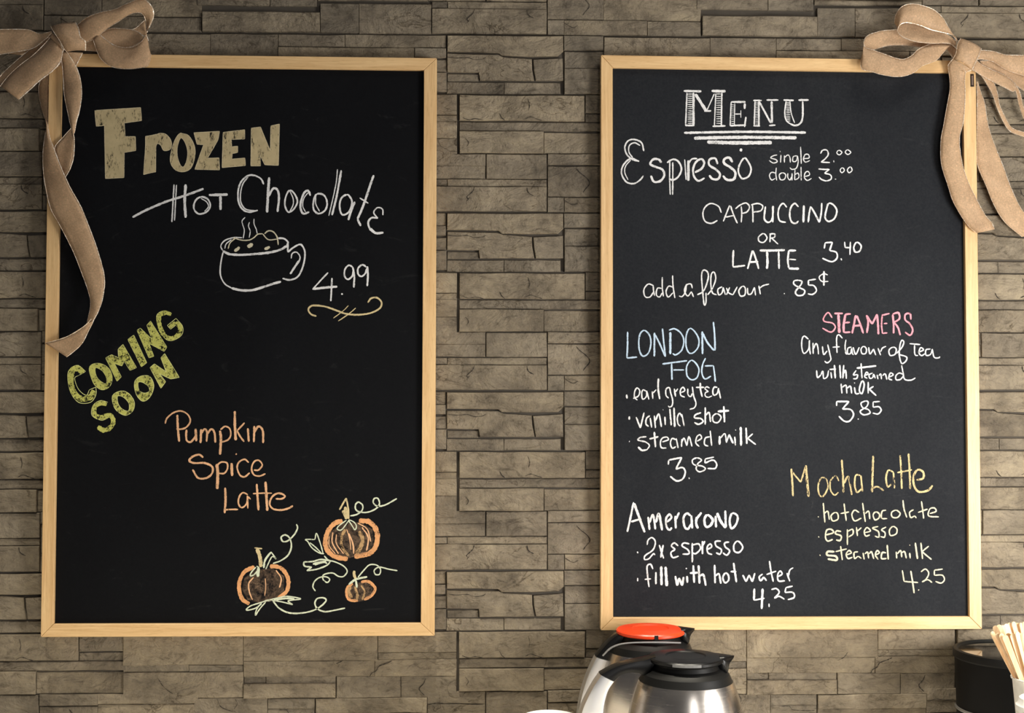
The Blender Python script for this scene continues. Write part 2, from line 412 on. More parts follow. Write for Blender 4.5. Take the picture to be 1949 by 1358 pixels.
ZF = {'PX': (0, 0, 1), 'Z3': (150, 180, 5.433), 'Z4': (400, 180, 4.85), 'Z5': (400, 400, 5.414), 'Z6': (100, 560, 4.85), 'P1': (280, 760, 5.659),
      'P2': (420, 930, 5.129), 'M1': (1160, 150, 5.659), 'M2': (1420, 150, 6.171), 'M3': (1300, 370, 5.414), 'M4': (1200, 500, 4.8725),
      'L1': (1180, 610, 7.986), 'L2': (1180, 770, 6.961), 'S1': (1500, 580, 5.903), 'H1': (1490, 850, 4.682), 'A1': (1180, 940, 5.414)}
lift = [0]
def nd():
    lift[0] += 1; return BD+.00022+(lift[0] % 60)*.000004
def ribbon(bm, pts, w, taper=.75):
    """one chalk stroke in photo pixels: pts, width w"""
    d = nd(); ps = catmull(pts, 1.6); n = len(ps); prev = None; ph = R.uniform(0, 99)
    for i, p in enumerate(ps):
        a = ps[max(i-1, 0)]; b = ps[min(i+1, n-1)]
        dx, dy = b[0]-a[0], b[1]-a[1]; l = math.hypot(dx, dy) or 1
        k = 1+.22*noise.noise((i*.22, ph, 0))
        e = min(i, n-1-i)
        if e < 2: k *= (.55 if e == 0 else .85) if taper else 1
        h = w*.5*k; nx, ny = -dy/l*h, dx/l*h
        j1, j2 = R.uniform(.86, 1.12), R.uniform(.86, 1.12)
        cur = (pv(bm, at(p[0]+nx*j1, p[1]+ny*j1, d)), pv(bm, at(p[0]-nx*j2, p[1]-ny*j2, d)))
        if prev:
            try: bm.faces.new((prev[0], cur[0], cur[1], prev[1]))
            except ValueError: pass
        prev = cur
def parse(s, fr):
    ox, oy, sc = ZF[fr]; out = []
    for part in s.split('/'):
        cur = []
        for tkn in part.split():
            sh = tkn.endswith('!'); x, y = tkn.rstrip('!').split(','); p = (ox+float(x)/sc, oy+float(y)/sc)
            if cur and p == cur[-1]: continue
            cur.append(p)
            if sh: out.append(cur); cur = [p]
        if len(cur) > 1: out.append(cur)
    return out
def word(board, name, label, fr, width, strokes, m='white', parent=None):
    bm = bmesh.new(); sc = ZF[fr][2]
    for s in strokes:
        w = width
        if s[0] == '@': a, s = s.split(' ', 1); w = float(a[1:])
        for st in parse(s, fr): ribbon(bm, st, w/sc)
    bmesh.ops.recalc_face_normals(bm, faces=bm.faces)
    o = link(name, bm, CH[m], parent or board)
    if label: o['label'] = label
    return o
def fill(board, name, label, fr, polys, m, line=None, lw=1.2, parent=None):
    """filled chalk shapes; each poly is a list of loops 'x,y x,y ...' (first outer, then holes)"""
    bm = bmesh.new(); ox, oy, sc = ZF[fr]; loops_all = []
    for loops in polys:
        L_ = []
        for s in loops:
            pts = [(ox+float(t.split(',')[0])/sc, oy+float(t.split(',')[1])/sc) for t in s.lstrip('~').split()]
            if s[0] == '~' or len(loops) > 1:
                pts = catmull(pts+[pts[0]], 3)[:-1]
            L_.append(pts)
        loops_all += L_
        d = nd(); flat = [p for l in L_ for p in l]
        vs = [pv(bm, at(p[0], p[1], d)) for p in flat]
        for tri in tessellate_polygon([[Vector((p[0], p[1], 0)) for p in l] for l in L_]):
            try: bm.faces.new([vs[i] for i in tri])
            except ValueError: pass
    for f in bm.faces:
        f.normal_update()
        if f.normal.y > 0: f.normal_flip()
    o = link(name, bm, CH[m], parent or board)
    if label: o['label'] = label
    if line:
        bm = bmesh.new()
        for l in loops_all:
            n = len(l)
            if n > 12: ribbon(bm, l+[l[0]], lw)
            else:
                for i in range(n): ribbon(bm, [l[i], l[(i+1) % n]], lw)
        link('chalk_outline', bm, CH[line], o)
    return o
WD = 'chalk_word'
# --- left board
fill(LB, WD, 'large sand-coloured chalk block letter F of Frozen', 'Z3', [['165,165 640,135 650,270 470,295 480,435 585,435 590,580 470,600 468,860 275,870 265,320 180,330']], 'sand', 'sandline', 1.1)
fill(LB, WD, 'sand-coloured chalk block letter r of Frozen', 'Z3', [['~690,430 692,432 740,425 800,412 850,400 905,415 950,470 960,530 940,570 880,580 850,530 820,508 800,530 796,640 795,798 792,802 735,812 672,828 670,825 678,700 688,560']], 'sand', 'sandline', 1.1)
fill(LB, WD, 'sand-coloured chalk block letter O of Frozen', 'Z3', [['1040,405 990,480 950,620 950,710 1000,780 1080,800 1160,760 1200,640 1195,530 1140,430 1080,405', '1055,450 1020,540 1020,640 1045,720 1078,750 1110,700 1125,600 1100,500']], 'sand', 'sandline', 1.1)
fill(LB, WD, 'sand-coloured chalk block letter Z of Frozen', 'Z3', [['1190,395 1455,380 1440,470 1330,660 1450,655 1455,780 1200,775 1290,520 1222,515']], 'sand', 'sandline', 1.1)
fill(LB, WD, 'sand-coloured chalk block letter E of Frozen', 'Z3', [['1492,392 1716,364 1716,460 1577,465 1582,540 1643,534 1643,600 1587,612 1582,668 1718,657 1724,735 1481,757']], 'sand', 'sandline', 1.1)
fill(LB, WD, 'sand-coloured chalk block letter N of Frozen', 'Z4', [['380,310 465,300 555,520 560,290 640,272 630,655 505,650 460,560 465,660 375,660']], 'sand', 'sandline', 1.1)
word(LB, WD, 'white chalk word Hot, struck through', 'Z3', 22, ['@24 555,1270 700,1195 900,1110 1100,1045 1290,975', '@16 985,930 975,1100 962,1320', '@13 1010,935 1000,1110 990,1305', '@28 1105,930 1095,1100 1105,1275',
 '@18 1262,1060 1205,1100 1190,1180 1240,1235 1320,1215 1360,1150 1330,1080 1262,1060', '@11 1262,1075 1320,1110 1340,1160 1300,1210', '@28 1345,1040 1540,1035', '@28 1465,1050 1465,1195'])
word(LB, WD, 'white chalk word Chocolate', 'Z4', 18, ['@16 495,830 470,780 410,748 350,750 290,800 260,880 260,980 290,1050 350,1085 440,1070', '@12 350,760 300,830 280,920 285,1000 330,1060 420,1075',
 '@24 545,765 535,900 525,1090', '@20 540,940 580,870 620,880 635,950 622,1085', '@15 735,885 700,940 690,1020 720,1085 770,1060 805,990 780,920 735,885', '@10 735,890 765,960 765,1020 735,1080',
 '@20 925,935 905,890 870,905 840,980 835,1050 860,1100 915,1085', '@9 905,905 865,960 855,1030 880,1085', '@17 985,920 955,980 955,1060 1000,1100 1060,1070 1080,1000 1050,930 985,920', '@11 975,930 975,1010 1010,1080',
 '@10 1175,690 1165,800 1140,930 1095,1120', '@19 1210,700 1190,820 1165,950 1125,1115', '@17 1260,925 1210,960 1195,1040 1220,1110 1280,1085 1310,1000 1290,945 1260,925', '@20 1335,990 1300,1080 1275,1160',
 '@21 1510,745 1480,830 1440,950 1400,1060 1360,1150! 1390,1215', '@13 1380,955 1460,1005', '@13 1595,1115 1590,1060 1545,1045 1510,1090 1545,1140!', '@18 1550,1140 1490,1140 1460,1180 1475,1240 1530,1280 1600,1275', '@22 1475,1235 1530,1280 1600,1275'])
word(LB, 'chalk_drawing', 'white chalk drawing of a steaming mug of cocoa', 'Z5', 18, ['@13 130,420 110,370 150,315 240,285 330,285', '@24 130,420 200,455 320,462 450,455 600,440 720,410 790,370', '@18 790,370 800,330 760,295 700,290', '@12 150,400 165,350 220,305',
 '@10 360,75 330,110 335,150 352,210 340,295', '@10 405,125 395,165 412,220 402,285', '@10 452,90 452,140 475,200 485,245', '@15 135,430 118,500 105,590 108,680 150,760 220,805', '@24 220,805 320,828 440,825 560,790 650,760 730,738',
 '@18 800,330 800,435! 860,385 930,355 970,410 975,490 950,600 900,690 820,720 745,705', '@14 835,500 845,450 890,435 925,480 915,540', '@22 918,520 870,590 825,660'])
word(LB, 'chalk_drawing', 'cream chalk marshmallows and cocoa in the mug', 'Z5', 12, ['185,400 205,340 260,290', '240,285 320,310 400,310 450,285 490,250 540,245! 600,305 690,300', '@14 560,245 600,215 650,225 690,280 702,360', '@32 250,425 285,400 300,380', '@40 385,380 440,350', '@32 560,405 615,380'], 'cream')
word(LB, 'chalk_price', 'white chalk price 4.99', 'Z5', 20, ['@16 1215,645 1130,735 1055,820!', '@24 1060,815 1180,800 1310,790', '@18 1255,700 1250,820 1243,940', '@24 1350,865 1368,868', '@17 1470,590 1430,570 1390,610 1385,680 1420,715 1465,680 1475,620', '1470,590 1485,690 1480,800', '@17 1610,590 1570,565 1525,600 1525,660 1560,685 1600,650 1615,600', '1620,580 1625,680 1618,785'])
word(LB, 'chalk_flourish', 'pale yellow chalk scroll under the price', 'Z5', 18, ['1095,1095 1040,1075 1012,1030 1040,990 1110,985 1200,1000 1300,1035 1400,1070 1530,1080 1660,1060 1750,1010 1765,950 1720,905 1660,910 1625,955', '@9 1425,985 1370,1040 1270,1115', '@11 1500,1010 1430,1070 1320,1145'], 'gold')
for nm, loops in (('first O', ['340,680 380,645 450,645 520,690 550,770 530,850 460,885 390,840 350,750', '400,680 395,730 425,790 490,830 500,780 460,710']),
    ('M', ['490,590 545,560 610,590 605,510 650,465 775,680 715,705 660,620 640,665 570,640 635,765 595,805']), ('I', ['695,420 750,380 870,635 820,672']),
    ('N', ['780,335 810,315 920,420 870,290 905,250 1055,490 1030,530 890,455 935,575 890,590'])):
    fill(LB, WD, 'yellow-green chalk block letter %s of Coming' % nm, 'Z6', [loops], 'lime')
word(LB, 'chalk_outline', None, 'Z6', 6, ['490,590 545,560! 610,590! 605,510! 650,465! 775,680! 715,705! 660,620! 640,665! 570,640! 635,765! 595,805! 490,590', '695,420 750,380! 870,635! 820,672! 695,420', '780,335 810,315! 920,420! 870,290! 905,250! 1055,490! 1030,530! 890,455! 935,575! 890,590! 780,335',
 '340,680 380,645 450,645 520,690 550,770 530,850 460,885 390,840 350,750 340,680', '400,680 395,730 425,790 490,830 500,780 460,710 400,680', '305,715 235,660 165,690 140,760 165,900 240,1000 350,1000 400,930 400,860! 340,885! 310,935 240,880 205,780 245,750! 305,715', '1100,180 1035,155 970,185 965,260 1030,400 1100,430 1190,380 1200,300 1140,225! 1060,290! 1090,325! 1140,285'], 'limeline')
word(LB, WD, 'yellow-green chalk letters C and G of Coming', 'Z6', 46, ['@52 285,725 230,690 180,710 170,820 200,915 270,970 350,950 382,890', '@40 1095,190 1040,172 985,205 988,290 1030,380 1100,410 1165,370 1178,310 1140,258', '@34 1135,262 1080,305'], 'lime')
for nm, loops in (('first O', ['560,930 640,895 710,925 755,1000 740,1080 670,1120 590,1075 555,1000', '600,945 605,1010 640,1060 700,1080 705,1010 650,950']),
    ('second O', ['770,790 830,755 900,765 935,850 900,950 835,990 780,940 755,850', '790,820 800,890 850,915 895,895 880,850 830,815']),
    ('N', ['900,680 940,645 1050,720 1000,590 1035,550 1170,770 1090,785 985,735 1045,810 1000,870'])):
    fill(LB, WD, 'yellow-green chalk block letter %s of Soon' % nm, 'Z6', [loops], 'lime')
word(LB, 'chalk_outline', None, 'Z6', 6, ['560,930 640,895 710,925 755,1000 740,1080 670,1120 590,1075 555,1000 560,930', '770,790 830,755 900,765 935,850 900,950 835,990 780,940 755,850 770,790', '600,945 605,1010 640,1060 700,1080 705,1010 650,950 600,945', '790,820 800,890 850,915 895,895 880,850 830,815 790,820',
 '900,680 940,645! 1050,720! 1000,590! 1035,550! 1170,770! 1090,785! 985,735! 1045,810! 1000,870! 900,680', '510,1000 440,985 375,1030 365,1120 450,1165 520,1140'], 'limeline')
word(LB, WD, 'yellow-green chalk letter S of Soon', 'Z6', 42, ['500,1022 450,1008 390,1045 392,1115 450,1140 530,1120 562,1175 530,1235 470,1258 418,1225'], 'lime')
word(LB, WD, 'orange chalk word Pumpkin', 'P1', 22, ['@24 325,170 330,300 345,460', '@17 195,265 215,205 290,145 370,130 440,170 465,240 420,305 360,325 315,322', '425,330 420,400 430,450 470,462 520,400 520,330', '@26 522,320 530,455', '@26 582,325 576,475', '580,370 620,325 645,360 640,460', '645,380 690,325 725,360 735,470',
 '@27 785,340 795,430 785,600', '@18 790,330 840,295 890,320 900,390 870,440 800,465', '@27 945,130 945,280 955,445', '@18 1050,255 970,340! 1000,400 1045,460', '@24 1085,315 1095,460', '1155,290 1150,465', '1155,360 1200,295 1245,340 1250,475'], 'orange')
word(LB, WD, 'orange chalk word Spice', 'P1', 22, ['605,630 560,600 490,620 455,665 510,690 620,690 700,730 700,800 640,850 550,850 490,760', '@32 750,700 760,800 755,970', '@18 745,720 800,680 860,690 865,750 830,800 770,800', '@28 910,690 915,830', '@18 1095,685 1050,650 990,680 970,740 1000,820 1050,838 1105,795', '@18 1150,765 1200,765 1240,710 1200,660 1150,680 1125,750 1150,815 1210,830 1275,805', '@22 955,600 965,588'], 'orange')
word(LB, WD, 'orange chalk word Latte', 'P1', 22, ['@24 840,955 845,1080 835,1230', '@18 835,1195 900,1190 980,1190', '@17 1085,1030 1030,1010 990,1060 985,1130 1020,1170 1070,1130 1085,1050! 1115,1080', '@17 1080,1040 1085,1180', '@24 1180,915 1190,1060 1200,1200', '@27 1275,890 1285,1050 1295,1205', '@15 1140,1020 1240,1015 1345,1015', '@20 1385,1075 1450,1075 1485,1045 1420,1015 1350,1050 1320,1130 1360,1185 1450,1195 1530,1175 1570,1150'], 'orange')
# pumpkins: each drawing has its own child strokes
def pumpkin(label, outline, ribs, tans, sm, stem, leaves, vine, ow):
    p = word(LB, 'chalk_pumpkin', label, 'P2', ow, outline, 'rust')
    fill(LB, 'chalk_smudge', None, 'P2', [[sm]], 'smudge', parent=p)
    if ribs: word(LB, 'chalk_rib', None, 'P2', 11, ribs, 'orange', parent=p)
    if tans: word(LB, 'chalk_rib', None, 'P2', 22, tans, 'tan', parent=p)
    word(LB, 'chalk_stem', None, 'P2', 20, stem, 'gold', parent=p)
    word(LB, 'chalk_leaf', None, 'P2', 12, leaves, 'palegreen', parent=p)
    word(LB, 'chalk_vine', None, 'P2', 15, vine, 'palegreen', parent=p)
pumpkin('large chalk pumpkin at the top with a curling vine', ['1190,318 1110,345 1050,420 1022,510 1040,600 1110,665 1240,692', '@48 1350,318 1440,325 1505,380 1530,470 1510,575 1440,640 1305,668'],
 ['@12 1095,430 1090,530 1150,640', '@14 1250,440 1290,540 1300,640', '@14 1380,380 1440,480 1425,610', '@11 1340,340 1430,400 1465,520', '@9 1130,450 1130,540 1200,640', '@9 1060,470 1060,560 1120,640', '@9 1230,400 1260,500 1270,600'], ['@26 1215,400 1180,480 1190,580 1250,660', '@38 1350,420 1385,500 1360,590 1320,640'],
 '1200,340 1060,430 1040,560 1110,650 1260,680 1420,640 1500,540 1480,400 1360,330', ['@40 1195,215 1215,255 1232,300', '@16 1160,210 1225,95! 1245,200 1250,300', '@30 1215,180 1235,290'],
 ['@11 1230,310 1150,370 1140,400 1180,405 1240,330 1250,310', '@11 1250,310 1280,360 1310,405 1325,370 1300,330 1250,310'], ['1265,270 1330,255 1380,215 1385,165 1345,135 1315,165 1325,215 1380,235 1450,230 1520,195 1550,150 1535,100 1500,100 1490,140 1530,175 1600,165 1660,135 1720,100'], 46)
pumpkin('medium chalk pumpkin at lower left with leaves', ['330,765 240,810 190,890 180,980 210,1080 280,1130', '480,760 580,775 640,840 662,920 640,1010 560,1075'],
 ['@12 320,870 275,930 280,1010 310,1090', '@13 540,800 590,880 575,970', '@7 435,880 440,960 430,1050'], None, '330,800 230,880 210,990 260,1090 380,1120 520,1100 620,1000 620,860 500,780',
 ['@36 355,590 385,680 392,770', '@14 330,582 405,590'], ['345,770 300,820 290,855 330,840 370,780 350,760', '@30 370,770 362,865', '@20 420,780 435,700 490,625', '490,620 540,690 500,670 440,790', '480,1090 560,1070 650,1055 780,1080 660,1100 700,1135 600,1110 500,1095', '@20 520,1090 640,1075 720,1080', '470,1090 380,1120 290,1150 250,1190 330,1175 400,1130', '440,1110 380,1180 340,1240 352,1180 400,1120', '@22 430,1100 500,1090'],
 ['510,735 590,705 660,650 690,570 675,490 630,455 590,480 610,520 660,510 720,450 750,390 740,350', '510,1100 570,1170 660,1215 780,1220 900,1195 980,1150 1030,1095 1000,1070 940,1080 920,1130 950,1180 1020,1205 1120,1190 1215,1170'], 38)
pumpkin('small chalk pumpkin at lower right', ['1290,930 1240,970 1230,1040 1262,1090 1340,1100', '1370,915 1440,910 1495,955 1508,990 1470,1050 1400,1090'], None, ['1310,960 1335,1040 1330,1090', '@18 1370,950 1405,1010 1380,1090', '@30 1265,960 1250,1010 1280,1070'],
 '1290,940 1235,1000 1250,1080 1340,1110 1440,1090 1500,1010 1460,930 1380,915 1330,925', ['@26 1305,805 1302,840 1320,890'], ['@20 1250,940 1320,890 1430,865', '@22 1320,900 1330,970'], ['@13 1340,870 1390,810 1450,750 1520,750 1560,790 1550,840 1510,840 1500,800 1550,770 1640,790 1725,805'], 28)
word(LB, 'chalk_leaf', 'pale green chalk leaves and tendril between the pumpkins', 'P2', 12, ['1010,640 960,630 890,580 850,520 830,500 920,500! 935,440 960,500 985,580 1000,640', '870,530 930,580 980,630', '@15 1070,710 980,695 900,715 810,720! 820,760 890,770! 840,805! 940,790 1040,750 1070,710', '@15 920,750 1000,720 1040,735', '@22 900,740 1030,715',
 '@13 1010,660 1050,700 1120,720 1200,760 1235,810 1200,860 1150,860 1100,830 1050,830 1000,850 1000,890 1040,920 1065,890 1030,865 970,870 920,905 900,960 925,1005'], 'palegreen')
# --- right board
hatch = lambda xa, xb, ya, yb, n, w: ['@%g %g,%g %g,%g' % (w, xa, ya+(yb-ya)*i/n, xb, ya+(yb-ya)*i/n+R.uniform(-3, 3)) for i in range(n+1)]
word(RB, WD, 'white outlined chalk capitals of the heading Menu', 'M1', 16, ['@24 800,132 990,135', '@28 1100,132 1250,135', '835,150 820,505', '@24 905,150 905,505', '@32 925,165 1040,345', '@13 1130,160 1050,340', '@18 1020,350 1095,345', '@13 1145,160 1130,510', '@17 1210,150 1205,510', '@18 1110,512 1250,508', '@18 815,503 915,503',
 '@22 1310,250 1465,250', '@14 1310,250 1300,510', '@9 1350,265 1345,500', '@20 1300,505 1470,500', '@24 1458,265 1455,325', '@18 1470,410 1455,520', '@12 1350,380 1415,380', '@9 1415,340 1415,420']
 + hatch(842, 895, 165, 480, 14, 10) + hatch(1150, 1200, 165, 480, 13, 9) + hatch(1312, 1345, 280, 480, 9, 7))
word(RB, WD, 'white outlined chalk letters N and U of Menu', 'M2', 16, ['@18 85,255 185,255', '105,265 95,560', '@20 150,265 150,560', '@14 85,555 165,555', '@22 155,270 290,520', '@18 240,250 380,250', '@26 300,265 305,520', '@20 270,550 345,545', '@22 440,250 560,255', '470,265 455,400 480,500 580,555', '@12 515,265 530,400 570,520', '@22 615,250 735,250', '@22 665,265 665,440 640,520 580,550 520,530']
 + hatch(108, 145, 280, 540, 13, 7) + hatch(470, 520, 280, 500, 11, 9))
word(RB, 'chalk_underline', 'three white chalk lines under Menu', 'PX', 5, ['@4.6 1302,253 1420,251 1534,252.5', '@6 1321,263 1420,261.5 1516,262.5', '@6.5 1346,270.5 1400,272 1469,271.5'])
word(RB, WD, 'white chalk word Espresso with a dot above the last letter', 'M1', 22, ['@17 370,780 345,690 270,655 200,670 165,740 190,820 250,870 320,890! 230,860 150,930 130,1020 180,1110 260,1130 330,1090 365,1045', '@14 330,720 270,690 215,720 210,790 250,850', '@11 230,875 175,940 165,1010 200,1090',
 '@24 560,905 530,870 470,870 440,920 500,950 570,980 590,1040 550,1100 480,1110 445,1045', '@14 650,890 648,1070 655,1250', '@15 682,900 682,1080 680,1250', '@20 620,905 680,870 740,890 775,970 745,1050 690,1090 640,1080', '@13 810,870 825,1090', '@28 850,880 850,1100', '@18 850,910 890,865 945,860',
 '@22 920,1010 990,970 1020,910 990,865 930,900 900,980 915,1060 960,1100 1025,1070', '@24 1165,920 1140,860 1080,870 1075,930 1150,980 1190,1030 1170,1080 1110,1080 1075,1040', '@26 1325,900 1290,850 1240,865 1235,910 1310,960 1355,1010 1340,1080 1270,1090 1220,1045', '@19 1450,855 1400,930 1390,1010 1430,1075 1500,1050 1525,970 1490,890 1450,855', '@36 1403,765 1430,770'])
word(RB, WD, 'white chalk line reading single 2.00', 'M2', 13, ['365,895 320,905 290,930 350,950 365,975 320,990 270,960', '410,895 405,985', '@10 398,848 402,862', '450,900 450,985/450,930 490,895 515,925 520,985', '600,905 555,915 550,970 590,965 605,905! 612,980 590,1050 540,1065 515,1045', '640,800 645,900 648,1000', '675,940 740,930 730,890 690,895 675,950 700,980 750,960',
 '@16 875,880 900,840 950,840 965,890 930,940 880,980! 985,985', '1030,960 1032,982', '1090,840 1065,870 1095,895 1125,865 1090,840', '1190,835 1165,865 1195,890 1230,865 1190,835'])
word(RB, WD, 'white chalk line reading double 3.00', 'M2', 13, ['350,1110 300,1100 275,1140 300,1190 345,1170/355,1045 350,1120 360,1195', '430,1105 390,1130 405,1185 450,1180 465,1130 430,1105', '490,1110 490,1160 515,1190 535,1150!/540,1110 540,1195', '575,1070 570,1190/570,1130 610,1110 620,1160 575,1190', '645,1035 648,1195', '690,1150 745,1130 730,1090 695,1105 685,1160 720,1195 770,1170',
 '@16 850,1060 915,1065 980,1065! 920,1110! 990,1130 1000,1175 950,1200 890,1185 855,1155', '@16 1043,1180 1058,1180', '1130,1045 1105,1075 1125,1105 1155,1075 1130,1045', '1225,1035 1190,1070 1210,1105 1245,1075 1225,1035'])
word(RB, WD, 'white chalk word Cappuccino', 'M3', 15, ['395,190 365,125 290,95 230,130 205,200 225,275 290,300 355,270', '480,115 450,190 415,280/490,120 520,210 560,300/440,235 520,220', '600,125 605,200 600,290/540,150 590,110 650,90 685,130 660,180 605,200', '715,110 720,200 720,290/700,110 770,95 820,120 800,170 720,185',
 '@18 850,125 840,200 840,260 880,290 920,250 930,120!', '@18 925,120 925,200 925,290', '@17 1070,135 1030,95 990,140 980,220 1000,275 1060,290', '@17 1190,130 1150,95 1110,140 1100,220 1120,285 1160,300 1190,275', '@22 1245,115 1240,290', '@18 1315,125 1300,200 1290,290/1320,130 1370,220 1405,290! 1425,190 1430,90', '@18 1500,95 1475,170 1465,240 1500,280 1560,250 1585,170 1550,110 1500,95'])
word(RB, WD, 'small white chalk word or', 'M3', 14, ['830,405 780,440 785,485 830,495 865,450 830,405', '900,405 895,495/890,410 945,410 940,445 895,455/915,455 980,515'])
word(RB, WD, 'white chalk word Latte under Cappuccino', 'M3', 19, ['520,575 515,670 515,750! 640,735', '715,580 690,680 665,770/720,580 755,680 780,770/680,700 775,695', '@24 790,580 920,580 1050,575', '@24 865,590 870,690 865,770', '985,590 990,770', '1090,580 1080,680 1090,760!', '@24 1090,765 1195,768', '@22 1090,580 1165,580', '@13 1095,670 1165,675'])
word(RB, 'chalk_price', 'white chalk price 3.40', 'M3', 17, ['1455,560 1465,500! 1540,495! 1510,580! 1580,600 1585,660 1530,695 1435,660', '1628,660 1635,682', '@15 1665,490 1670,550! 1725,550/1725,490 1720,625', '1790,495 1760,545 1775,595 1820,585 1835,530 1790,495'])
word(RB, WD, 'white cursive chalk line reading add a flavour', 'M4', 12.5, ['215,215 165,200 125,250 135,315 180,320 215,270!/210,215 215,270 225,310', '290,240 250,240 240,300 270,320 295,280/295,135 295,230 305,315', '395,230 355,220 330,270 350,320 395,280/390,120 395,220 412,330',
 '450,310 480,315 510,270 520,210 560,200 575,240/520,200 500,260 530,310 565,270! 585,320', '620,300 680,260 720,150 715,90 680,70 660,110 665,220 675,330 685,395 700,370 700,280', '715,300 760,240 790,150 775,90 750,110 745,200 760,280 800,300', '850,225 810,250 820,300 850,280 860,230/860,230 880,300', '890,300 920,230/890,235 910,280 950,300! 990,225', '1040,220 1005,260 1020,310 1060,300 1065,240 1040,220', '1085,235 1090,290 1120,290 1150,230! 1160,305', '1190,215 1205,295/1195,240 1230,215 1285,200'])
word(RB, 'chalk_price', 'white chalk price .85 cents', 'M4', 14, ['@15 1424,292 1430,285', '1560,165 1520,170 1515,200 1560,230 1615,260 1600,300 1550,305 1530,270 1570,220 1590,180 1560,165', '1720,155 1650,165! 1650,210! 1700,215 1725,260 1690,295 1645,290', '@11 1830,115 1790,105 1750,135 1775,175 1835,175', '@18 1795,80 1793,215'])
word(RB, WD, 'pale blue chalk word London', 'L1', 25, ['115,175 115,380 105,575! 260,560', '@23 375,155 310,200 285,330 300,470 350,545 430,500 470,360 450,230 375,155', '@28 525,190 522,550', '@24 535,220 610,370 685,550/645,125 665,330 690,555', '@34 765,180 765,515', '@23 745,150 830,130 920,190 970,300 940,450 850,525 800,505', '@22 1060,125 1010,220 1005,390 1050,495 1120,490 1190,400 1195,280 1130,165 1060,125',
 '@30 1250,170 1255,515', '@28 1255,190 1330,340 1430,460', '@26 1420,25 1440,250 1445,460'], 'blue')
word(RB, WD, 'pale blue chalk word Fog', 'L1', 22, ['@24 645,665 830,640 1020,615', '@26 785,660 790,905', '810,755 975,755', '1080,610 1015,700 1020,840 1090,905 1170,870 1200,750 1150,650 1080,610', '@22 1300,575 1255,680 1245,800 1290,890 1385,850', '1290,695 1420,690! 1435,800 1450,935'], 'blue')
word(RB, WD, 'white chalk line reading earl grey tea', 'L1', 21, ['@30 100,1130 108,1190', '200,1190 280,1150 300,1070 260,1030 225,1080 220,1170 265,1215', '400,1080 350,1060 330,1120 345,1200 400,1160 405,1070! 440,1205', '490,1080 500,1195/500,1110 550,1055', '@28 585,885 580,1040 605,1200', '740,1185 700,1140 700,1050 750,1025 770,1100 800,1220 790,1300 750,1320 735,1300', '@25 825,1040 845,1160/845,1090 880,1040',
 '930,1100 985,1070 960,1020 920,1060 925,1140 985,1170', '1030,1040 1035,1130 1075,1160 1100,1110/1100,1010 1120,1150 1155,1260 1130,1330 1060,1355', '@26 1220,950 1225,1060 1250,1165/1155,1020 1280,1020', '@19 1362,1032 1320,1012 1292,1040 1345,1085!', '@19 1345,1085 1300,1100 1295,1148 1340,1172 1400,1150', '@23 1480,1020 1430,1020 1410,1090 1430,1140 1480,1110 1500,1030!', '@23 1495,1030 1530,1190'])
word(RB, WD, 'white chalk line reading vanilla shot', 'L2', 21, ['@25 125,160 122,205', '215,170 270,315! 320,110', '395,150 350,190 345,260 380,295/400,180 420,310', '455,150 470,315/470,220 515,130 550,300', '595,165 600,275', '@12 568,68 574,78', '660,60 680,280', '@25 715,45 725,300', '@19 830,180 790,120 760,180 770,260 800,290/820,130 850,290',
 '@22 1075,110 1000,140 990,180 1070,190 1100,230 1040,265 985,240', '@22 1130,40 1130,270', '1135,150 1180,110 1200,235', '@19 1285,125 1230,160 1240,230 1300,240 1340,170 1285,125', '@25 1375,25 1385,240', '@30 1295,95 1445,85'])
word(RB, WD, 'white chalk line reading steamed milk under vanilla shot', 'L2', 19, ['@26 120,490 130,495', '350,430 270,440 240,475 340,500 390,550 350,610', '@28 240,565 290,610 350,605', '@24 455,365 470,570/390,460 510,430', '560,500 640,470 620,435 560,450 535,510 550,575 615,580', '742,470 690,455 668,520 695,582 742,560/745,450 770,580', '820,460 815,565/820,500 850,450 885,550/885,550 915,430 955,560', '1020,490 1080,450 1060,405 1020,430 1005,510 1050,560', '1190,430 1130,450 1120,530 1170,555/1195,350 1215,550',
 '@28 1320,420 1320,535', '@17 1330,450 1390,390 1410,510/1410,510 1445,400', '@26 1445,400 1500,520', '@22 1520,430 1530,545', '@16 1527,338 1538,345', '@30 1600,300 1605,550', '@24 1670,310 1680,525', '1760,390 1690,450! 1800,535'])
word(RB, 'chalk_price', 'white chalk price 3.85 under the London Fog list', 'L2', 23, ['640,800 645,740! 820,705! 740,860! 830,840 865,900 830,990 750,1015 665,955', '@27 915,970 920,990', '@19 1020,710 960,740 980,800 1090,820 1130,860 1060,895 1010,860 1030,790 1080,740 1020,710', '@21 1245,700 1130,725! 1125,780! 1230,740 1280,790 1260,850 1160,850'])
word(RB, WD, 'pink chalk word Steamers', 'S1', 20, ['@16 495,150 450,90 400,150 410,190 500,210 530,260 480,310 385,265', '@22 520,100 615,100', '@30 565,110 570,200 575,320', '@26 645,110 625,220 625,315!', '@20 625,315 700,310/640,110 705,105/640,205 695,200', '@22 760,120 740,220 720,325/770,125 810,220 845,325/730,240 810,235', '@22 885,320 900,200 880,120! 945,220! 1000,110! 1010,220 1015,335',
 '@18 1060,110 1050,220 1060,325! 1115,318/1060,120 1140,100/1075,215 1115,212', '@21 1175,110 1185,220 1185,325/1175,105 1240,95 1250,160 1190,200! 1235,260 1260,345', '@20 1380,170 1370,105 1320,110 1315,170 1370,220 1400,290 1370,345 1315,310'], 'pink')
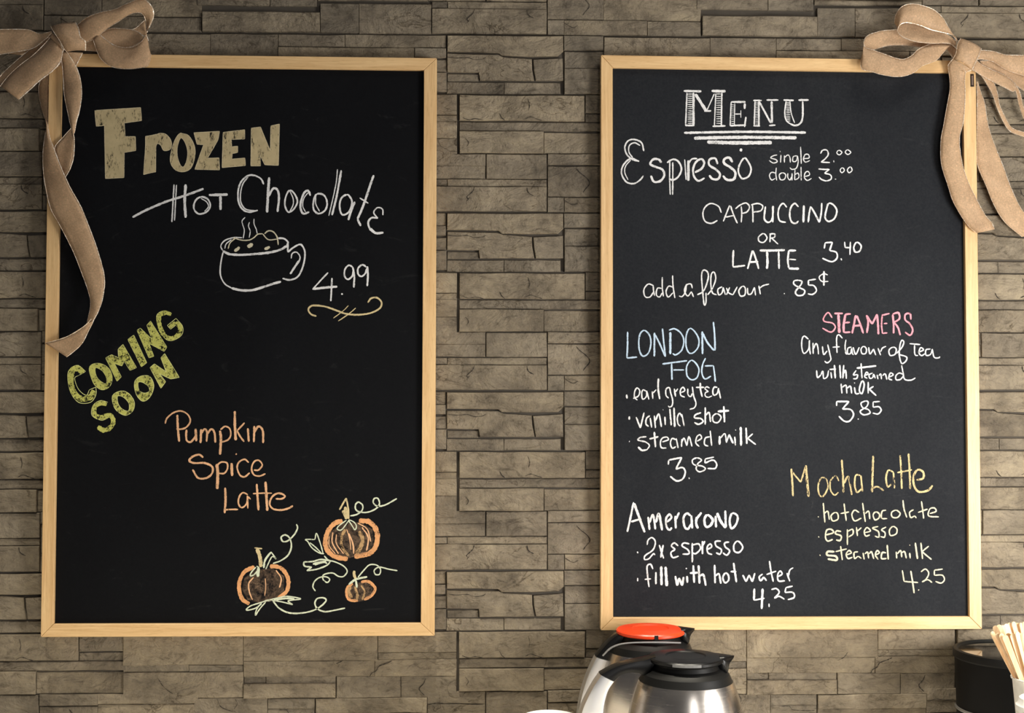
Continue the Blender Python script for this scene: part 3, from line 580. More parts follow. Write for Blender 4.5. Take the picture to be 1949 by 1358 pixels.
word(RB, WD, 'white cursive chalk line reading any flavour of tea', 'S1', 15, ['230,390 180,355 155,400 155,490 180,550 230,500 240,400/235,440 250,560', '280,430 282,555/284,500 312,440 332,470 342,560', '385,470 400,560 440,520/445,450 470,560 480,620 440,655 410,635', '610,380 570,340 545,380 550,545/500,480 580,475', '650,395 640,470 648,545 665,560', '712,478 672,492 668,550 700,550 715,490! 722,550 735,565', '730,480 760,560 800,480', '850,470 820,500 830,550 870,550 880,500 850,470', '905,480 920,555 960,500! 985,570', '1010,490 1040,570/1040,530 1060,490 1100,470',
 '1180,480 1135,510 1145,570 1200,560 1215,500 1180,480', '1220,550 1280,480 1300,420 1275,405 1255,470 1250,570 1275,660 1320,640 1330,590 1240,560', '1365,440 1485,450/1420,455 1425,560 1460,575', '1460,540 1520,510 1490,485 1470,540 1500,575 1540,550', '1600,500 1550,510 1550,570 1600,560 1620,500! 1640,590 1690,600 1705,585'])
word(RB, WD, 'white cursive chalk line reading with steamed', 'S1', 15, ['320,740 330,820 370,790! 390,750 400,830 440,810 455,740', '480,760 490,830', '@22 520,680 530,830', '465,730 540,725', '@18 580,680 590,830', '@18 625,680 615,830/620,780 645,740 655,835', '765,740 735,790 780,790 770,830 730,835', '820,660 830,830', '@20 770,715 990,690', '860,800 900,780 880,760 860,810 890,830', '950,770 910,790 920,830 950,820 960,780! 980,830', '1000,790 1010,840/1020,800 1040,780 1050,840/1060,800 1090,780 1110,845', '1130,820 1180,790 1150,770 1130,830 1170,850', '1290,785 1250,770 1212,800 1215,845 1260,842 1295,805/1275,680 1290,760 1310,840 1380,850 1430,825'])
word(RB, WD, 'white chalk word milk under with steamed', 'S1', 17, ['595,890 605,1000/610,930 650,910 660,1000/665,940 700,920 715,1000', '745,930 760,1000 800,1000', '@16 743,878 750,886', '830,860 800,960 830,1000 855,900 830,860', '900,870 900,1000/960,920 910,950! 990,1025'])
word(RB, 'chalk_price', 'white chalk price 3.85 under Steamers', 'S1', 18, ['545,1140 545,1090! 685,1090! 610,1175! 700,1180 735,1240 690,1310 630,1310 570,1255', '@22 783,1285 793,1290', '@16 870,1085 820,1110 840,1160 900,1180 920,1220 850,1240 810,1200 880,1150 900,1100 870,1085', '@15 1030,1090 955,1095! 955,1155! 1020,1150 1045,1190 1010,1230 950,1220'])
word(RB, WD, 'cream chalk words Mocha Latte', 'H1', 17, ['@17 75,200 85,330 90,445', '@14 80,225 160,320! 205,170!', '@22 205,170 215,300 230,450', '@13 345,280 315,350 325,430 360,445 400,370 390,300 345,280', '@13 500,310 470,265 425,310 425,390 460,435 495,410', '525,120 535,270 540,415/545,330 580,270 600,340 615,435', '@15 690,260 650,260 640,340 660,410 700,380/695,260 710,405', '@18 805,85 800,240 795,410', '@14 785,385 840,360 900,395', '@15 985,230 940,215 920,280 935,360 975,330/985,230 995,375', '@16 1045,80 1055,230 1060,380', '@17 1120,65 1130,230 1135,380', '@14 1020,235 1150,210', '@18 1190,300 1250,285 1250,230 1200,210 1165,270 1170,350 1210,405 1290,395 1335,350'], 'yellow')
word(RB, WD, 'cream chalk line reading hot chocolate', 'H1', 12.5, ['@14 313,626 320,632', '360,505 375,680/370,600 400,580 415,655', '465,590 430,620 445,665 490,650 490,605 465,590', '545,510 565,665/515,600 590,585', '680,590 640,570 615,610 640,665 700,640', '710,505 735,675/735,600 765,580 775,650', '830,585 805,610 820,655 855,640 860,605 830,585', '920,570 885,580 880,640 930,645', '1010,570 970,590 975,630 1020,635 1045,600 1010,570', '1070,480 1080,560 1105,635', '1165,565 1130,590 1140,635 1175,620! 1190,640', '1235,490 1245,560 1255,645/1205,590 1290,560', '1310,600 1365,580 1350,550 1310,560 1300,620 1390,630'], 'cream')
word(RB, WD, 'cream chalk word espresso under hot chocolate', 'H1', 12.5, ['@13 317,803 323,813', '@14 385,790 450,770 430,740 390,750 380,810 400,845 445,830', '@14 520,760 480,755 470,780 520,800 510,840 475,835', '575,740 575,880/575,760 620,740 625,780 585,810', '655,720 665,800/660,760 700,725', '730,770 780,755 750,725 725,760 740,800 775,790', '850,715 800,730 850,760 855,810 820,800', '920,720 880,745 910,770 905,810 870,805', '980,715 950,750 960,795 1010,780 1015,735 980,715'], 'cream')
word(RB, WD, 'cream chalk line reading steamed milk under espresso', 'H1', 13, ['@14 328,968 336,976', '@18 460,940 400,940 395,970 470,980 480,1015 400,1005', '515,890 530,1015/470,940 570,915', '565,970 610,950 590,930 565,960 580,1000 620,990', '670,940 635,950 640,1000 670,980! 700,1000', '715,950 725,1010/730,960 755,945 765,1000/770,960 790,940 810,1005', '825,970 860,950 840,930 825,970 850,1010', '@15 920,950 885,950 880,1000 925,1000/930,880 940,1010', '1010,940 1015,1000/1020,960 1050,930 1060,990/1060,950 1085,940 1100,1000', '1130,950 1135,1000', '1129,878 1133,886', '@16 1180,860 1200,1005', '1230,860 1245,1005/1300,890 1240,940! 1325,1010'], 'cream')
word(RB, 'chalk_price', 'cream chalk price 4.25 at the lower right', 'H1', 12, ['1065,1105 1080,1205! 1205,1215', '@14 1140,1110 1155,1200 1170,1310', '@17 1208,1278 1213,1285', '1230,1120 1270,1095 1300,1130 1280,1180 1240,1210! 1290,1190 1330,1215', '1425,1095 1350,1105! 1350,1150! 1420,1150 1440,1190 1410,1220 1360,1205'], 'cream')
word(RB, WD, 'white chalk heading of the americano entry', 'A1', 23, ['@20 140,90 110,240 75,395/115,290 205,265', '@26 145,100 200,250 255,400', '@21 290,240 305,375', '@21 305,300 340,220 365,370', '@24 370,300 400,210 435,380', '@21 475,300 530,250 510,215 475,260 480,340 510,375 535,350', '@23 570,230 575,360/575,270 610,195', '@23 730,230 690,205 655,250 665,340 700,365 735,310!', '735,225 745,360', '@25 790,240 785,310 805,360/790,260 840,195', '@25 900,220 870,270 885,340 930,330 955,270 900,220', '@24 985,230 990,350', '@28 1000,200 1040,290 1090,355', '1085,175 1090,350', '@22 1155,205 1130,280 1150,360 1200,310 1210,230 1155,205'])
word(RB, WD, 'white chalk line reading 2x espresso', 'A1', 17, ['178,598 186,615', '@15 280,530 290,480 330,455 365,500 340,580 260,640 255,680 300,670 345,620 360,635', '@18 405,530 450,670/445,530 420,660', '600,540 560,510 530,540 570,575! 525,610 545,660 605,645', '715,520 660,510 640,540 700,580 710,620 645,625', '745,510 745,710/745,530 810,520 830,570 780,620 750,610', '@19 850,490 850,625/850,540 875,490', '895,580 945,550 930,520 900,550 905,610 950,630', '1040,490 985,495 990,540 1045,580 1030,625 990,610', '1125,500 1080,510 1085,550 1130,590 1100,635 1060,610', '1215,490 1175,530 1180,595 1230,605 1265,550 1215,490'])
word(RB, WD, 'white chalk line reading fill with hot water', 'A1', 18, ['@14 182,870 182,905', '@16 340,780 315,730 280,750 285,850 300,965/255,885 320,880', '@20 370,810 370,935', '@27 425,750 428,945', '@29 470,755 482,955', '@23 570,850 590,950! 610,870! 640,950! 655,860', '@22 678,770 690,776', '@22 690,850 695,920', '@22 755,740 765,920/720,820 810,815', '@22 810,740 820,930/825,850 860,840 885,950',
 '@20 975,735 980,925/985,850 1020,830 1040,930', '1085,820 1060,870 1085,920 1120,890 1115,840 1085,820', '@20 1170,715 1200,915/1140,805 1200,805', '@18 1265,840 1300,910! 1330,840! 1365,910! 1390,820', '1470,830 1435,860 1450,900 1480,860! 1510,900', '@16 1540,695 1560,820 1580,910/1510,835 1610,800', '@16 1625,860 1670,830 1650,800 1625,840 1635,900 1700,900', '@16 1720,820 1750,905/1735,850 1750,790 1785,765'])
word(RB, 'chalk_price', 'white chalk price 4.25 under hot water', 'A1', 16, ['@23 1385,980 1380,1100!', '@16 1380,1100 1490,1080', '@24 1470,980 1460,1190', '1535,1135 1537,1170', '1560,990 1610,980 1640,1020 1590,1080! 1640,1060 1695,1090', '1780,955 1710,970! 1700,1020! 1780,1020 1795,1070 1730,1095'])
word(RB, 'chalk_smear', None, 'H1', 9, ['270,480 258,540 240,600 215,650 190,665'], 'dust')
word(RB, 'chalk_smear', None, 'PX', 3, ['@4 1370,276 1400,277 1440,282 1475,286'], 'dust')

# hanging plate on the right board's frame
bm = bmesh.new(); prism(bm, [at(x, y, FD+.0006) for x, y in ((1847, 141), (1853.5, 141), (1854, 165), (1847.5, 165))][::-1], -FD)
pl = link('hanger_plate', bm, plain('dark_bronze', (.05, .035, .03), .4, .6), RB); pl['label'] = 'small dark metal hanger slot'
bm = bmesh.new(); prism(bm, [at(x, y, FD+.001) for x, y in ((1849, 144), (1851.8, 144), (1852.2, 162), (1849.4, 162))][::-1], -FD)
link('hanger_slot', bm, plain('bronze', (.35, .25, .2), .4, .5), pl)

# ---------------------------------------------------------------- ribbon bows
def strip(parent, name, fr, rows, across=6, wave=0.0):
    """rows: (ax,ay, bx,by, depth_a_mm, depth_b_mm) along the ribbon, edges a and b in photo pixels of frame fr"""
    ox, oy, sc = fr
    pts = []
    for r in rows:
        ax, ay, bx, by, da, db = r
        pts.append((ox+ax/sc, oy+ay/sc, ox+bx/sc, oy+by/sc, da, db))
    # spacing measured on the centre line
    cs = [((p[0]+p[2])/2, (p[1]+p[3])/2)+tuple(p) for p in pts]
    rs = catmull(cs, 5)
    bm = bmesh.new(); grid = []; ph = R.uniform(0, 9)
    for i, p in enumerate(rs):
        _, _, ax, ay, bx, by, da, db = p
        A = at(ax, ay, da/1000); B = at(bx, by, db/1000); row = []
        for k in range(across+1):
            t = k/across; P = A.lerp(B, t)
            P.y += -math.sin(t*math.pi)*wave + noise.noise((t*2.2, i*.16, ph))*.0016*math.sin(t*math.pi)
            row.append(pv(bm, P))
        grid.append(row)
    for a, b in zip(grid, grid[1:]):
        for k in range(across): bm.faces.new((a[k], a[k+1], b[k+1], b[k]))
    ea = [g[0].co.copy() for g in grid]; eb = [g[-1].co.copy() for g in grid]
    o = link(name, bm, RIBBON, parent, True)
    s = o.modifiers.new('cloth', 'SOLIDIFY'); s.thickness = .0003; s.offset = 0
    for line in (ea, eb):
        bm = bmesh.new(); prev = None
        for i, c in enumerate(line):
            t = (line[min(i+1, len(line)-1)]-line[max(i-1, 0)])
            t = t.normalized() if t.length > 1e-7 else Vector((0, 0, 1))
            u = t.cross(Vector((0, 1, 0))); u = u.normalized() if u.length > 1e-3 else Vector((1, 0, 0)); v = t.cross(u)
            rr = .00072*R.uniform(.7, 1.3)
            cur = [pv(bm, c+u*rr*math.cos(q)+v*rr*math.sin(q)) for q in (0, 2.09, 4.19)]
            if prev:
                for k in range(3): bm.faces.new((prev[k], prev[(k+1) % 3], cur[(k+1) % 3], cur[k]))
            prev = cur
        link('ribbon_edge', bm, EDGING, o)
    return o
F1 = (0, 0, 3.88); F5 = (0, 30, 6.497); F2 = (0, 300, 3.396)
c = at(135, 92, .045)
LBOW = thing('ribbon_bow', 'sheer tan ribbon bow tied over the corner of the Frozen Hot Chocolate board', 'bow', c)
def S(fr, rows, name, **k): return lambda par: strip(par, name, fr, rows, **k)
# long loop running off the left side
strip(LBOW, 'bow_loop', F5, [(640,190, 625,240, 36,38), (560,215, 560,290, 36,38), (480,222, 500,340, 34,36), (380,180, 400,405, 34,36), (270,168, 200,445, 34,34), (100,168, 60,468, 34,32), (-80,172, -90,490, 34,30), (-300,190, -300,500, 34,30)])
strip(LBOW, 'bow_loop', F5, [(640,210, 640,250, 20,22), (470,350, 520,430, 14,18), (330,400, 380,440, 12,14), (100,470, 260,485, 12,12)])
# folded loop to the lower left: back layer and front layer
strip(LBOW, 'bow_loop', F5, [(600,230, 620,262, 24,30), (430,370, 480,440, 24,32), (200,560, 280,620, 26,34), (60,690, 125,745, 30,38), (-30,790, 5,875, 38,42)])
strip(LBOW, 'bow_loop', F5, [(655,225, 780,410, 42,46), (570,330, 745,570, 42,48), (420,480, 640,690, 42,50), (250,610, 500,795, 42,50), (110,740, 390,895, 42,50), (5,870, 232,1038, 42,46)], wave=.004)
strip(LBOW, 'bow_loop', F5, [(690,455, 790,400, 34,34), (700,540, 778,520, 32,32), (690,650, 770,608, 30,30)])
# upper right loop
strip(LBOW, 'bow_loop', F1, [(545,215, 590,330, 34,34), (590,168, 668,300, 42,40), (650,125, 722,270, 46,42), (740,93, 790,212, 48,44), (850,68, 880,155, 50,46), (950,22, 955,107, 52,48), (1050,-6, 1015,92, 52,48), (1118,45, 1058,108, 50,44), (1134,120, 1080,165, 44,36), (1100,205, 1086,240, 38,30)], wave=.003)
strip(LBOW, 'bow_loop', F1, [(1070,150, 1087,275, 28,28), (1035,180, 1060,260, 26,26), (985,216, 1010,240, 26,26), (880,214, 860,300, 26,26), (760,240, 730,330, 28,28)])
# link between knot and lower loop
strip(LBOW, 'bow_loop', F1, [(575,190, 625,372, 38,34), (650,210, 680,376, 34,32), (720,250, 718,380, 32,30)])
# lower right loop: inside and front
strip(LBOW, 'bow_loop', F1, [(700,282, 705,300, 36,38), (800,216, 780,340, 32,36), (900,213, 860,352, 30,34), (1000,228, 960,348, 30,34), (1060,270, 1048,305, 32,38)])
strip(LBOW, 'bow_loop', F1, [(735,255, 688,290, 40,42), (790,300, 715,375, 42,44), (850,338, 755,445, 44,48), (920,352, 830,495, 46,50), (985,345, 935,509, 46,50), (1045,308, 1020,503, 44,48), (1078,262, 1095,482, 38,44), (1094,300, 1114,400, 34,38)], wave=.003)
# knot
strip(LBOW, 'bow_knot', F5, [(630,130, 935,82, 50,48), (650,175, 970,160, 56,56), (690,235, 995,265, 58,58), (745,320, 1050,310, 57,56), (790,405, 1058,370, 54,52), (830,450, 1055,432, 48,46)], wave=.006)
strip(LBOW, 'bow_knot', F5, [(640,215, 735,285, 50,54), (600,250, 770,410, 46,56)])
# tails
strip(LBOW, 'bow_tail', F5, [(780,450, 1022,458, 40,34), (850,525, 985,530, 32,30), (915,605, 942,618, 30,29)])
strip(LBOW, 'bow_tail', F1, [(450,392, 498,390, 44,44), (460,480, 560,490, 36,40), (470,600, 592,585, 34,38), (475,700, 603,690, 36,40), (505,850, 588,810, 38,40), (527,950, 562,905, 38,38), (543,1005, 548,985, 36,36)], wave=.003)
strip(LBOW, 'bow_tail', F1, [(527,946, 540,970, 30,32), (470,1010, 549,1050, 30,34), (405,1090, 542,1165, 31,34), (430,1180, 516,1250, 30,34), (468,1290, 484,1308, 30,32)])
strip(LBOW, 'bow_tail', F1, [(300,590, 357,545, 18,20), (287,640, 358,640, 14,19), (288,700, 358,730, 13,19), (305,790, 357,820, 14,20), (330,870, 354,900, 18,24), (345,935, 355,950, 27,30), (332,1010, 372,1030, 30,34), (318,1130, 410,1130, 30,36), (320,1250, 460,1260, 30,40), (335,1370, 520,1390, 32,42),
      (374,1538, 600,1535, 34,40), (440,1660, 662,1690, 34,38), (537,1850, 720,1850, 34,36), (605,2020, 770,2045, 34,36), (656,2165, 760,2190, 34,38), (668,2262, 730,2290, 36,44), (640,2398, 686,2375, 38,52)], wave=.003)
strip(LBOW, 'bow_tail', F2, [(590,1045, 602,1060, 50,44), (545,1090, 570,1125, 44,40), (450,1150, 535,1195, 38,38), (370,1180, 488,1245, 34,36), (290,1200, 430,1290, 30,34)])

R1 = (1600, 0, 5.585); R2 = (1700, 150, 4.116)
c = at(1840, 105, .045)
RBOW = thing('ribbon_bow', 'sheer tan ribbon bow tied over the corner of the Menu board', 'bow', c)
# lower left loop: back inside face then front face
strip(RBOW, 'bow_loop', R1, [(243,455, 250,505, 44,44), (280,385, 335,530, 36,38), (400,338, 395,515, 30,32), (520,322, 510,487, 28,30), (640,322, 640,482, 28,30), (780,360, 780,492, 28,30), (920,400, 880,505, 30,32), (1050,430, 1000,470, 32,34)])
strip(RBOW, 'bow_loop', R1, [(244,458, 213,640, 44,44), (262,505, 225,730, 46,48), (350,535, 340,765, 50,52), (480,582, 450,797, 52,54), (640,632, 620,816, 52,54), (745,600, 760,782, 50,52), (830,525, 870,700, 48,50), (960,468, 1010,645, 44,48), (1090,462, 1090,560, 42,44), (1200,475, 1150,495, 42,42)], wave=.003)
strip(RBOW, 'bow_loop', R1, [(1115,500, 1180,480, 38,38), (1150,550, 1225,520, 36,36), (1190,618, 1215,590, 36,36)])
# upper loop
strip(RBOW, 'bow_loop', R1, [(598,290, 598,325, 46,48), (690,242, 650,388, 44,48), (820,265, 790,442, 44,50), (960,310, 980,462, 44,50), (1100,350, 1130,460, 44,48), (1230,440, 1222,492, 44,46)])
strip(RBOW, 'bow_loop', R1, [(1245,450, 1200,372, 50,50), (1150,300, 1120,350, 54,52), (1085,190, 970,318, 58,56), (990,105, 850,270, 62,60), (860,57, 755,246, 64,60), (740,43, 680,240, 62,60), (640,80, 625,268, 58,58), (582,170, 606,310, 52,52), (575,250, 602,328, 48,48)], wave=.004)
# right loops running off the frame
strip(RBOW, 'bow_loop', R1, [(1480,540, 1430,640, 44,42), (1540,538, 1500,628, 44,42), (1640,552, 1620,655, 46,42), (1760,585, 1760,742, 48,44), (1949,590, 1949,805, 50,46), (2150,600, 2150,870, 50,46)], wave=.002)
strip(RBOW, 'bow_loop', R1, [(1480,650, 1500,690, 32,32), (1620,655, 1620,755, 30,30), (1760,745, 1750,830, 30,30), (1949,808, 1949,965, 30,30), (2120,880, 2120,1040, 30,30)])
strip(RBOW, 'bow_loop', R1, [(1440,640, 1400,735, 44,44), (1500,690, 1500,805, 40,40), (1600,740, 1620,870, 38,38), (1720,790, 1740,930, 36,36), (1820,855, 1830,975, 34,34), (1862,940, 1850,960, 32,32)])
strip(RBOW, 'bow_tail', R1, [(1840,870, 1826,905, 32,30), (1905,985, 1868,990, 30,28), (1935,1110, 1890,1090, 28,26), (1975,1230, 1922,1200, 28,26), (2040,1330, 1960,1290, 28,26)])
strip(RBOW, 'bow_tail', R1, [(1400,745, 1450,690, 42,42), (1490,800, 1545,795, 36,34), (1560,905, 1620,870, 30,28), (1620,1020, 1665,985, 24,22), (1655,1130, 1690,1120, 22,20), (1720,1280, 1752,1255, 20,19), (1800,1398, 1820,1360, 20,19), (1949,1455, 1949,1408, 20,19), (2080,1500, 2080,1450, 20,19)])
# tails
strip(RBOW, 'bow_tail', R1, [(1195,628, 1390,745, 50,52), (1143,692, 1328,775, 42,46), (1158,830, 1318,860, 36,38), (1160,960, 1322,960, 34,38), (1128,1140, 1318,1130, 34,38), (1095,1330, 1300,1310, 34,38),
      (1066,1494, 1262,1480, 34,38), (1070,1738, 1288,1724, 34,38), (1140,1972, 1352,1930, 34,38), (1195,2140, 1438,2110, 34,38), (1300,2326, 1537,2290, 34,38), (1378,2425, 1606,2370, 34,38), (1450,2480, 1634,2440, 34,38)], wave=.003)
strip(RBOW, 'bow_tail', R2, [(657,22, 660,20, 20,20), (657,120, 690,120, 19,18), (657,200, 715,190, 19,18), (657,390, 745,370, 19,18), (657,560, 800,535, 19,18), (662,680, 860,685, 19,19), (728,840, 915,835, 20,19), (795,1000, 985,990, 20,20), (880,1130, 1060,1095, 20,20), (1010,1240, 1170,1200, 20,20)])
strip(RBOW, 'bow_knot', R1, [(1275,408, 1495,515, 50,50), (1240,480, 1475,575, 58,56), (1228,560, 1435,660, 58,56), (1195,625, 1395,745, 52,50)], wave=.006)
strip(RBOW, 'bow_knot', R1, [(1195,625, 1290,690, 50,52), (1150,680, 1330,775, 44,48)])

# ---------------------------------------------------------------- worktop and what stands on it
dF, dB = .28, .105
cF = at(1305, 1248, dF); cB = at(1238, 1196, dB)
ZT = min(cF.z, cB.z)-.182          # height of the worktop
bm = bmesh.new()
a = at(-500, 0, 0).x; b = at(2500, 0, 0).x
q = [(a, -.62, ZT), (b, -.62, ZT), (b, -.62, ZT-.035), (a, -.62, ZT-.035)]
prism(bm, q[::-1], -.008)
bmesh.ops.bevel(bm, geom=bm.edges[:], offset=.003, segments=2, affect='EDGES')
wt = link('worktop', bm, plain('cream_worktop', (.78, .74, .66), .4)); wt['kind'] = 'structure'; wt.name = 'worktop_slab'  # the unseen worktop, made pale cream to bounce light up the wall

def slab(parent, name, pairs, d, th, m, smooth=True):
    """a bar between two edge curves given in photo pixels, th thick, centred on depth d"""
    rs = catmull([((p[0]+p[2])/2, (p[1]+p[3])/2)+tuple(p) for p in pairs], 5)
    bm = bmesh.new(); prev = None; first = None
    for r in rs:
        A = at(r[2], r[3], d); B = at(r[4], r[5], d); c = (A+B)/2
        ring = []
        for u, v in ((-1, -.55), (-.86, -.9), (-.5, -1), (.5, -1), (.86, -.9), (1, -.55), (1, .55), (.86, .9), (.5, 1), (-.5, 1), (-.86, .9), (-1, .55)):
            p = c+(A-c)*(-u); ring.append(pv(bm, (p.x, p.y+v*th/2, p.z)))
        if prev:
            for k in range(12): bm.faces.new((prev[k], prev[(k+1) % 12], ring[(k+1) % 12], ring[k]))
        else: first = ring
        prev = ring
    bm.faces.new(first[::-1]); bm.faces.new(prev)
    bmesh.ops.recalc_face_normals(bm, faces=bm.faces)
    o = link(name, bm, m, parent, smooth); sharp(o, 50); return o

GREYP = plain('grey_plastic', (.2, .2, .2), .4)
def carafe(label, c, d, lidmat, hb, hc, ax_px):
    t = thing('coffee_carafe', label, 'coffee pot', Vector((c.x, -d, ZT)))
    x, y, z = c.x, -d, c.z; k = .000716
    def P(l): return [(r*k, z+h*k) for r, h in l]
    zb = (ZT-z)/k
    bm = bmesh.new(); lathe(bm, P([(0, -54), (70, -53), (86, -50), (89, -46.5), (93, -55), (99, -72), (104.5, -92), (109, -112), (112, -150), (113, -200)]) + [(113*k, ZT+.012), (108*k, ZT+.002), (0, ZT+.002)], (x, y)); o = link('body', bm, STEEL, t, True); sharp(o, 40)
    bm = bmesh.new(); lathe(bm, P([(0, -10), (63, -10), (61, -15), (64, -22), (74, -29), (82, -33), (83.5, -36), (86, -42), (88.5, -47), (87, -49), (0, -50)]), (x, y)); o = link('collar', bm, DARKP, t, True); sharp(o, 30)
    bm = bmesh.new(); lathe(bm, P([(0, -1.5), (36, -1.5), (39, .6), (43, 0), (62, -.8), (69, -2), (71.5, -4.5), (71.5, -9), (69, -11), (0, -11)]), (x, y)); o = link('lid', bm, lidmat, t, True); sharp(o, 30)
    # pouring spout opposite the handle
    bm = bmesh.new()
    tip = Vector((x+96*k, y, z-1*k)); V = [pv(bm, p) for p in (tip, (x+60*k, y-30*k, z-1*k), (x+60*k, y+30*k, z-1*k), (x+78*k, y-18*k, z-30*k), (x+78*k, y+18*k, z-30*k), (x+58*k, y-14*k, z-32*k), (x+58*k, y+14*k, z-32*k), (x+83*k, y-7*k, z-15*k), (x+83*k, y+7*k, z-15*k))]
    for f in ((0, 1, 2), (0, 7, 1), (0, 2, 8), (0, 8, 7), (1, 7, 3), (2, 4, 8), (7, 8, 4, 3), (1, 3, 5), (2, 6, 4), (3, 4, 6, 5), (1, 5, 6, 2)): bm.faces.new([V[i] for i in f])
    bmesh.ops.recalc_face_normals(bm, faces=bm.faces)
    bmesh.ops.bevel(bm, geom=bm.edges[:], offset=.0012, segments=2, affect='EDGES')
    link('spout', bm, BLACKP, t, True)
    slab(t, 'handle_bracket', hb, d, .026, BLACKP)
    slab(t, 'handle', hc, d, .03, CHROME)
    return t, x, y, z, k
t, x, y, z, k = carafe('steel coffee carafe with black lid in front of the red-lidded one', cF, dF, BLACKP,
 [(1246,1246, 1240,1270), (1225,1252, 1226,1284), (1205,1256, 1213,1280), (1180,1262, 1195,1279), (1160,1270, 1180,1284), (1140,1281, 1169,1295)],
 [(1141,1281.5, 1168,1295), (1128,1300, 1157,1312), (1112,1330, 1151,1335), (1101,1358, 1149,1358), (1094,1390, 1148,1390), (1094,1430, 1146,1430), (1110,1465, 1150,1462), (1150,1490, 1165,1470), (1215,1492, 1215,1470)], 1305)
for i in range(7):
    an = math.radians(-90-6+(i-3.2)*6.2)
    bm = bmesh.new(); p = Vector((x+71.5*k*math.cos(an), y+71.5*k*math.sin(an), z-6.5*k)); u = Vector((-math.sin(an), math.cos(an), 0)); n = Vector((math.cos(an), math.sin(an), 0))
    vs = [pv(bm, p+u*a*.0028+Vector((0, 0, b*.0017))+n*c) for c in (-.0004, .0007) for a, b in ((-1, -1), (1, -1), (1, 1), (-1, 1))]
    for f in ((4, 5, 6, 7), (0, 1, 5, 4), (1, 2, 6, 5), (2, 3, 7, 6), (3, 0, 4, 7)): bm.faces.new([vs[j] for j in f])
    link('lid_rib', bm, GREYP, t)
t2, x, y, z, k = carafe('steel coffee carafe with red lid behind the black-lidded one', cB, dB, REDP,
 [(1186,1202, 1190,1228), (1172,1206, 1180,1232), (1158,1217, 1172,1240), (1145,1231, 1166,1247), (1132,1247, 1160,1256)],
 [(1132,1248, 1160,1256.5), (1117,1281, 1146,1290), (1105,1318, 1136,1322), (1098,1358, 1131,1358), (1096,1400, 1129,1398), (1108,1428, 1140,1415), (1160,1440, 1160,1418)], 1238)
# silver trim line on the back carafe's bracket
slab(t2, 'bracket_trim', [(1146,1248, 1148,1250), (1163,1232, 1165,1234.5), (1190,1224, 1191,1226.5), (1240,1222, 1240,1225), (1296,1223, 1296,1226)], .105+.063, .002, plain('dull_silver', (.45, .45, .45), .35, .8))
# notch in the red lid
bm = bmesh.new(); an = math.radians(-90+2); p = Vector((x+71.6*k*math.cos(an), y+71.6*k*math.sin(an), z-7*k))
vs = [pv(bm, p+Vector((a*.0028, c, b*.0032))) for c in (.003, -.0006) for a, b in ((-1, -1), (1, -1), (1, 1), (-1, 1))]
for f in ((4, 5, 6, 7), (0, 1, 5, 4), (1, 2, 6, 5), (2, 3, 7, 6), (3, 0, 4, 7)): bm.faces.new([vs[j] for j in f])
link('lid_notch', bm, DARKP, t2)

# black canister
dC = .115; c = at(1925, 1237, dC); k = (D-dC)/F
t = thing('canister', 'round matte black canister at the right, behind the cup of stir sticks', 'canister', Vector((c.x, -dC, ZT)))
bm = bmesh.new(); r = 104*k; lathe(bm, [(0, c.z-15*k), (r, c.z-15*k), (r*.985, c.z-60*k), (r*.97, c.z-120*k), (r*.955, ZT+.004), (r*.94, ZT), (0, ZT)], (c.x, -dC)); o = link('body', bm, plain('canister_black', (.003, .003, .0035), .55, 0, .15), t, True); sharp(o, 35)
bm = bmesh.new(); r = 107*k; lathe(bm, [(r*.90, c.z-4*k), (r*.93, c.z), (r*.99, c.z-1*k), (r, c.z-4*k), (r, c.z-14*k), (r*.98, c.z-17*k)], (c.x, -dC)); o = link('lid', bm, plain('black_rubber', (.003, .003, .003), .6, 0, .25), t, True); sharp(o, 35)
bm = bmesh.new(); r = 107*k; lathe(bm, [(0, c.z-3.5*k), (r*.5, c.z-3.6*k), (r*.905, c.z-3.9*k)], (c.x, -dC)); o = link('lid_panel', bm, plain('glossy_black', (.004, .004, .004), .07, 0, .7), t, True)
bm = bmesh.new(); r = 103.4*k; zz = c.z-110*k; lathe(bm, [(r*.97, zz), (r, zz), (r+.0006, zz-2*k), (r, zz-5*k), (r*.97, zz-5*k)], (c.x, -dC)); o = link('band', bm, plain('worn_silver', (.3, .3, .3), .35, .7), t, True); o['label'] = 'thin silver band'

def cup(label, px, py, rpx, d, zb, lid=False, h=.11, name='paper_cup'):
    c = at(px, py, d); k = (D-d)/F; r = rpx*k
    t = thing(name, label, 'cup', Vector((c.x, -d, zb)))
    bm = bmesh.new(); rb = r*.66; zt = c.z
    lathe(bm, [(0, zb), (rb, zb), (r*.975, zt-.0025), (r*1.02, zt-.002), (r*1.03, zt), (r*1.0, zt+.0008), (r*.955, zt-.001), (rb*.96, zb+.004), (0, zb+.004)], (c.x, -d)); o = link('cup_wall', bm, WHITEP, t, True); sharp(o, 50)
    if lid:
        bm = bmesh.new(); zl = zt
        lathe(bm, [(r*1.02, zl-.006), (r*1.07, zl-.006), (r*1.07, zl+.001), (r*.98, zl+.003), (r*.93, zl+.010), (r*.86, zl+.011), (r*.83, zl+.006), (0, zl+.006)], (c.x, -d)); o = link('cup_lid', bm, plain('white_plastic', (.88, .88, .87), .35), t, True); sharp(o, 50)
    return t, c, k, r
dS = .27
t, c, k, rr = cup('tall white paper cup holding wooden stir sticks', 1983, 1291, 55, dS, ZT)
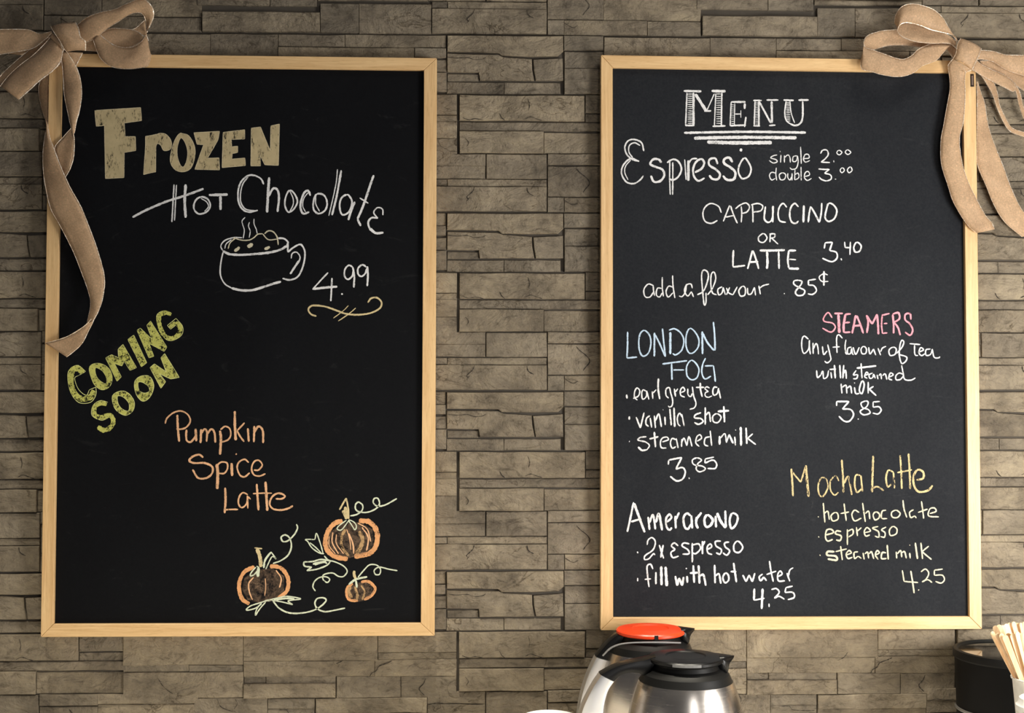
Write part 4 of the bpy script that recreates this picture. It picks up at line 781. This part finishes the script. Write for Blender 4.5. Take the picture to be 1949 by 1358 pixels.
# stir sticks: tops as seen, feet inside the cup
sticks = [  # top x, y, bottom x, depth at top, depth at bottom
 (1887,1203, 2003, .262,.262), (1893,1192, 1999, .254,.255), (1900,1190, 2004, .250,.252), (1907,1191, 1996, .246,.250), (1914,1188, 2002, .244,.254), (1920,1186, 1992, .240,.247), (1928,1184, 1996, .242,.252), (1935,1186, 1988, .238,.250), (1942,1186, 1992, .240,.256), (1950,1184, 1984, .240,.252),
 (1898,1206, 2010, .272,.268), (1904,1207, 2006, .276,.271), (1912,1210, 2001, .282,.276), (1918,1206, 2008, .268,.262), (1926,1207, 1998, .280,.272), (1935,1203, 2000, .284,.280), (1942,1206, 1994, .276,.266), (1950,1204, 1990, .286,.282)]
for i, (tx, ty, bx, d0, d1) in enumerate(sticks):
    P = at(tx, ty, d0); Q = at(bx, 1428+(i*7) % 18, d1)
    ax = (P-Q).normalized(); fr = Vector((0, -1, 0)); tw = R.uniform(-.7, .7)
    sd = ax.cross(fr).normalized(); sd = Matrix.Rotation(tw, 3, ax) @ sd; nn = sd.cross(ax).normalized()
    Lg = (P-Q).length; w = .0032; th = .0006
    prof = [(-w, 0), (w, 0), (w*.92, Lg*.5), (w*1.15, Lg*.88)] + [(w*1.25*math.cos(q), Lg-w*1.2+w*1.2*math.sin(q)) for q in (0.1, .6, 1.1, 1.57, 2.04, 2.54, 3.04)] + [(-w*1.15, Lg*.88), (-w*.92, Lg*.5)]
    bm = bmesh.new(); A = [pv(bm, sd*a+ax*b+nn*th) for a, b in prof]; B = [pv(bm, sd*a+ax*b-nn*th) for a, b in prof]
    bm.faces.new(A); bm.faces.new(B[::-1])
    for j in range(len(A)): bm.faces.new((A[j], B[j], B[(j+1) % len(A)], A[(j+1) % len(A)]))
    bmesh.ops.recalc_face_normals(bm, faces=bm.faces)
    o = link('stir_stick', bm, STICK); o.location = Q
    ordn = ['first', 'second', 'third', 'fourth', 'fifth', 'sixth', 'seventh', 'eighth', 'ninth', 'tenth']
    row, k_ = ('back', i) if i < 10 else ('front', i-10)
    lab = 'leftmost wooden stir stick, leaning out over the rim of the paper cup' if i == 0 else '%s wooden stir stick from the left in the %s row of the paper cup' % (ordn[k_], row)
    tag(o, lab, 'stir stick', 'wooden stir sticks standing in the white paper cup')

# white lids at the bottom edge of the frame
cup('white lidded cup at the bottom edge, just left of the coffee carafes', 1046, 1381, 58, .40, ZT, True)
cup('white lidded cup at the lower right corner, in front of the stir stick cup', 1985, 1345, 46, .40, ZT, True)
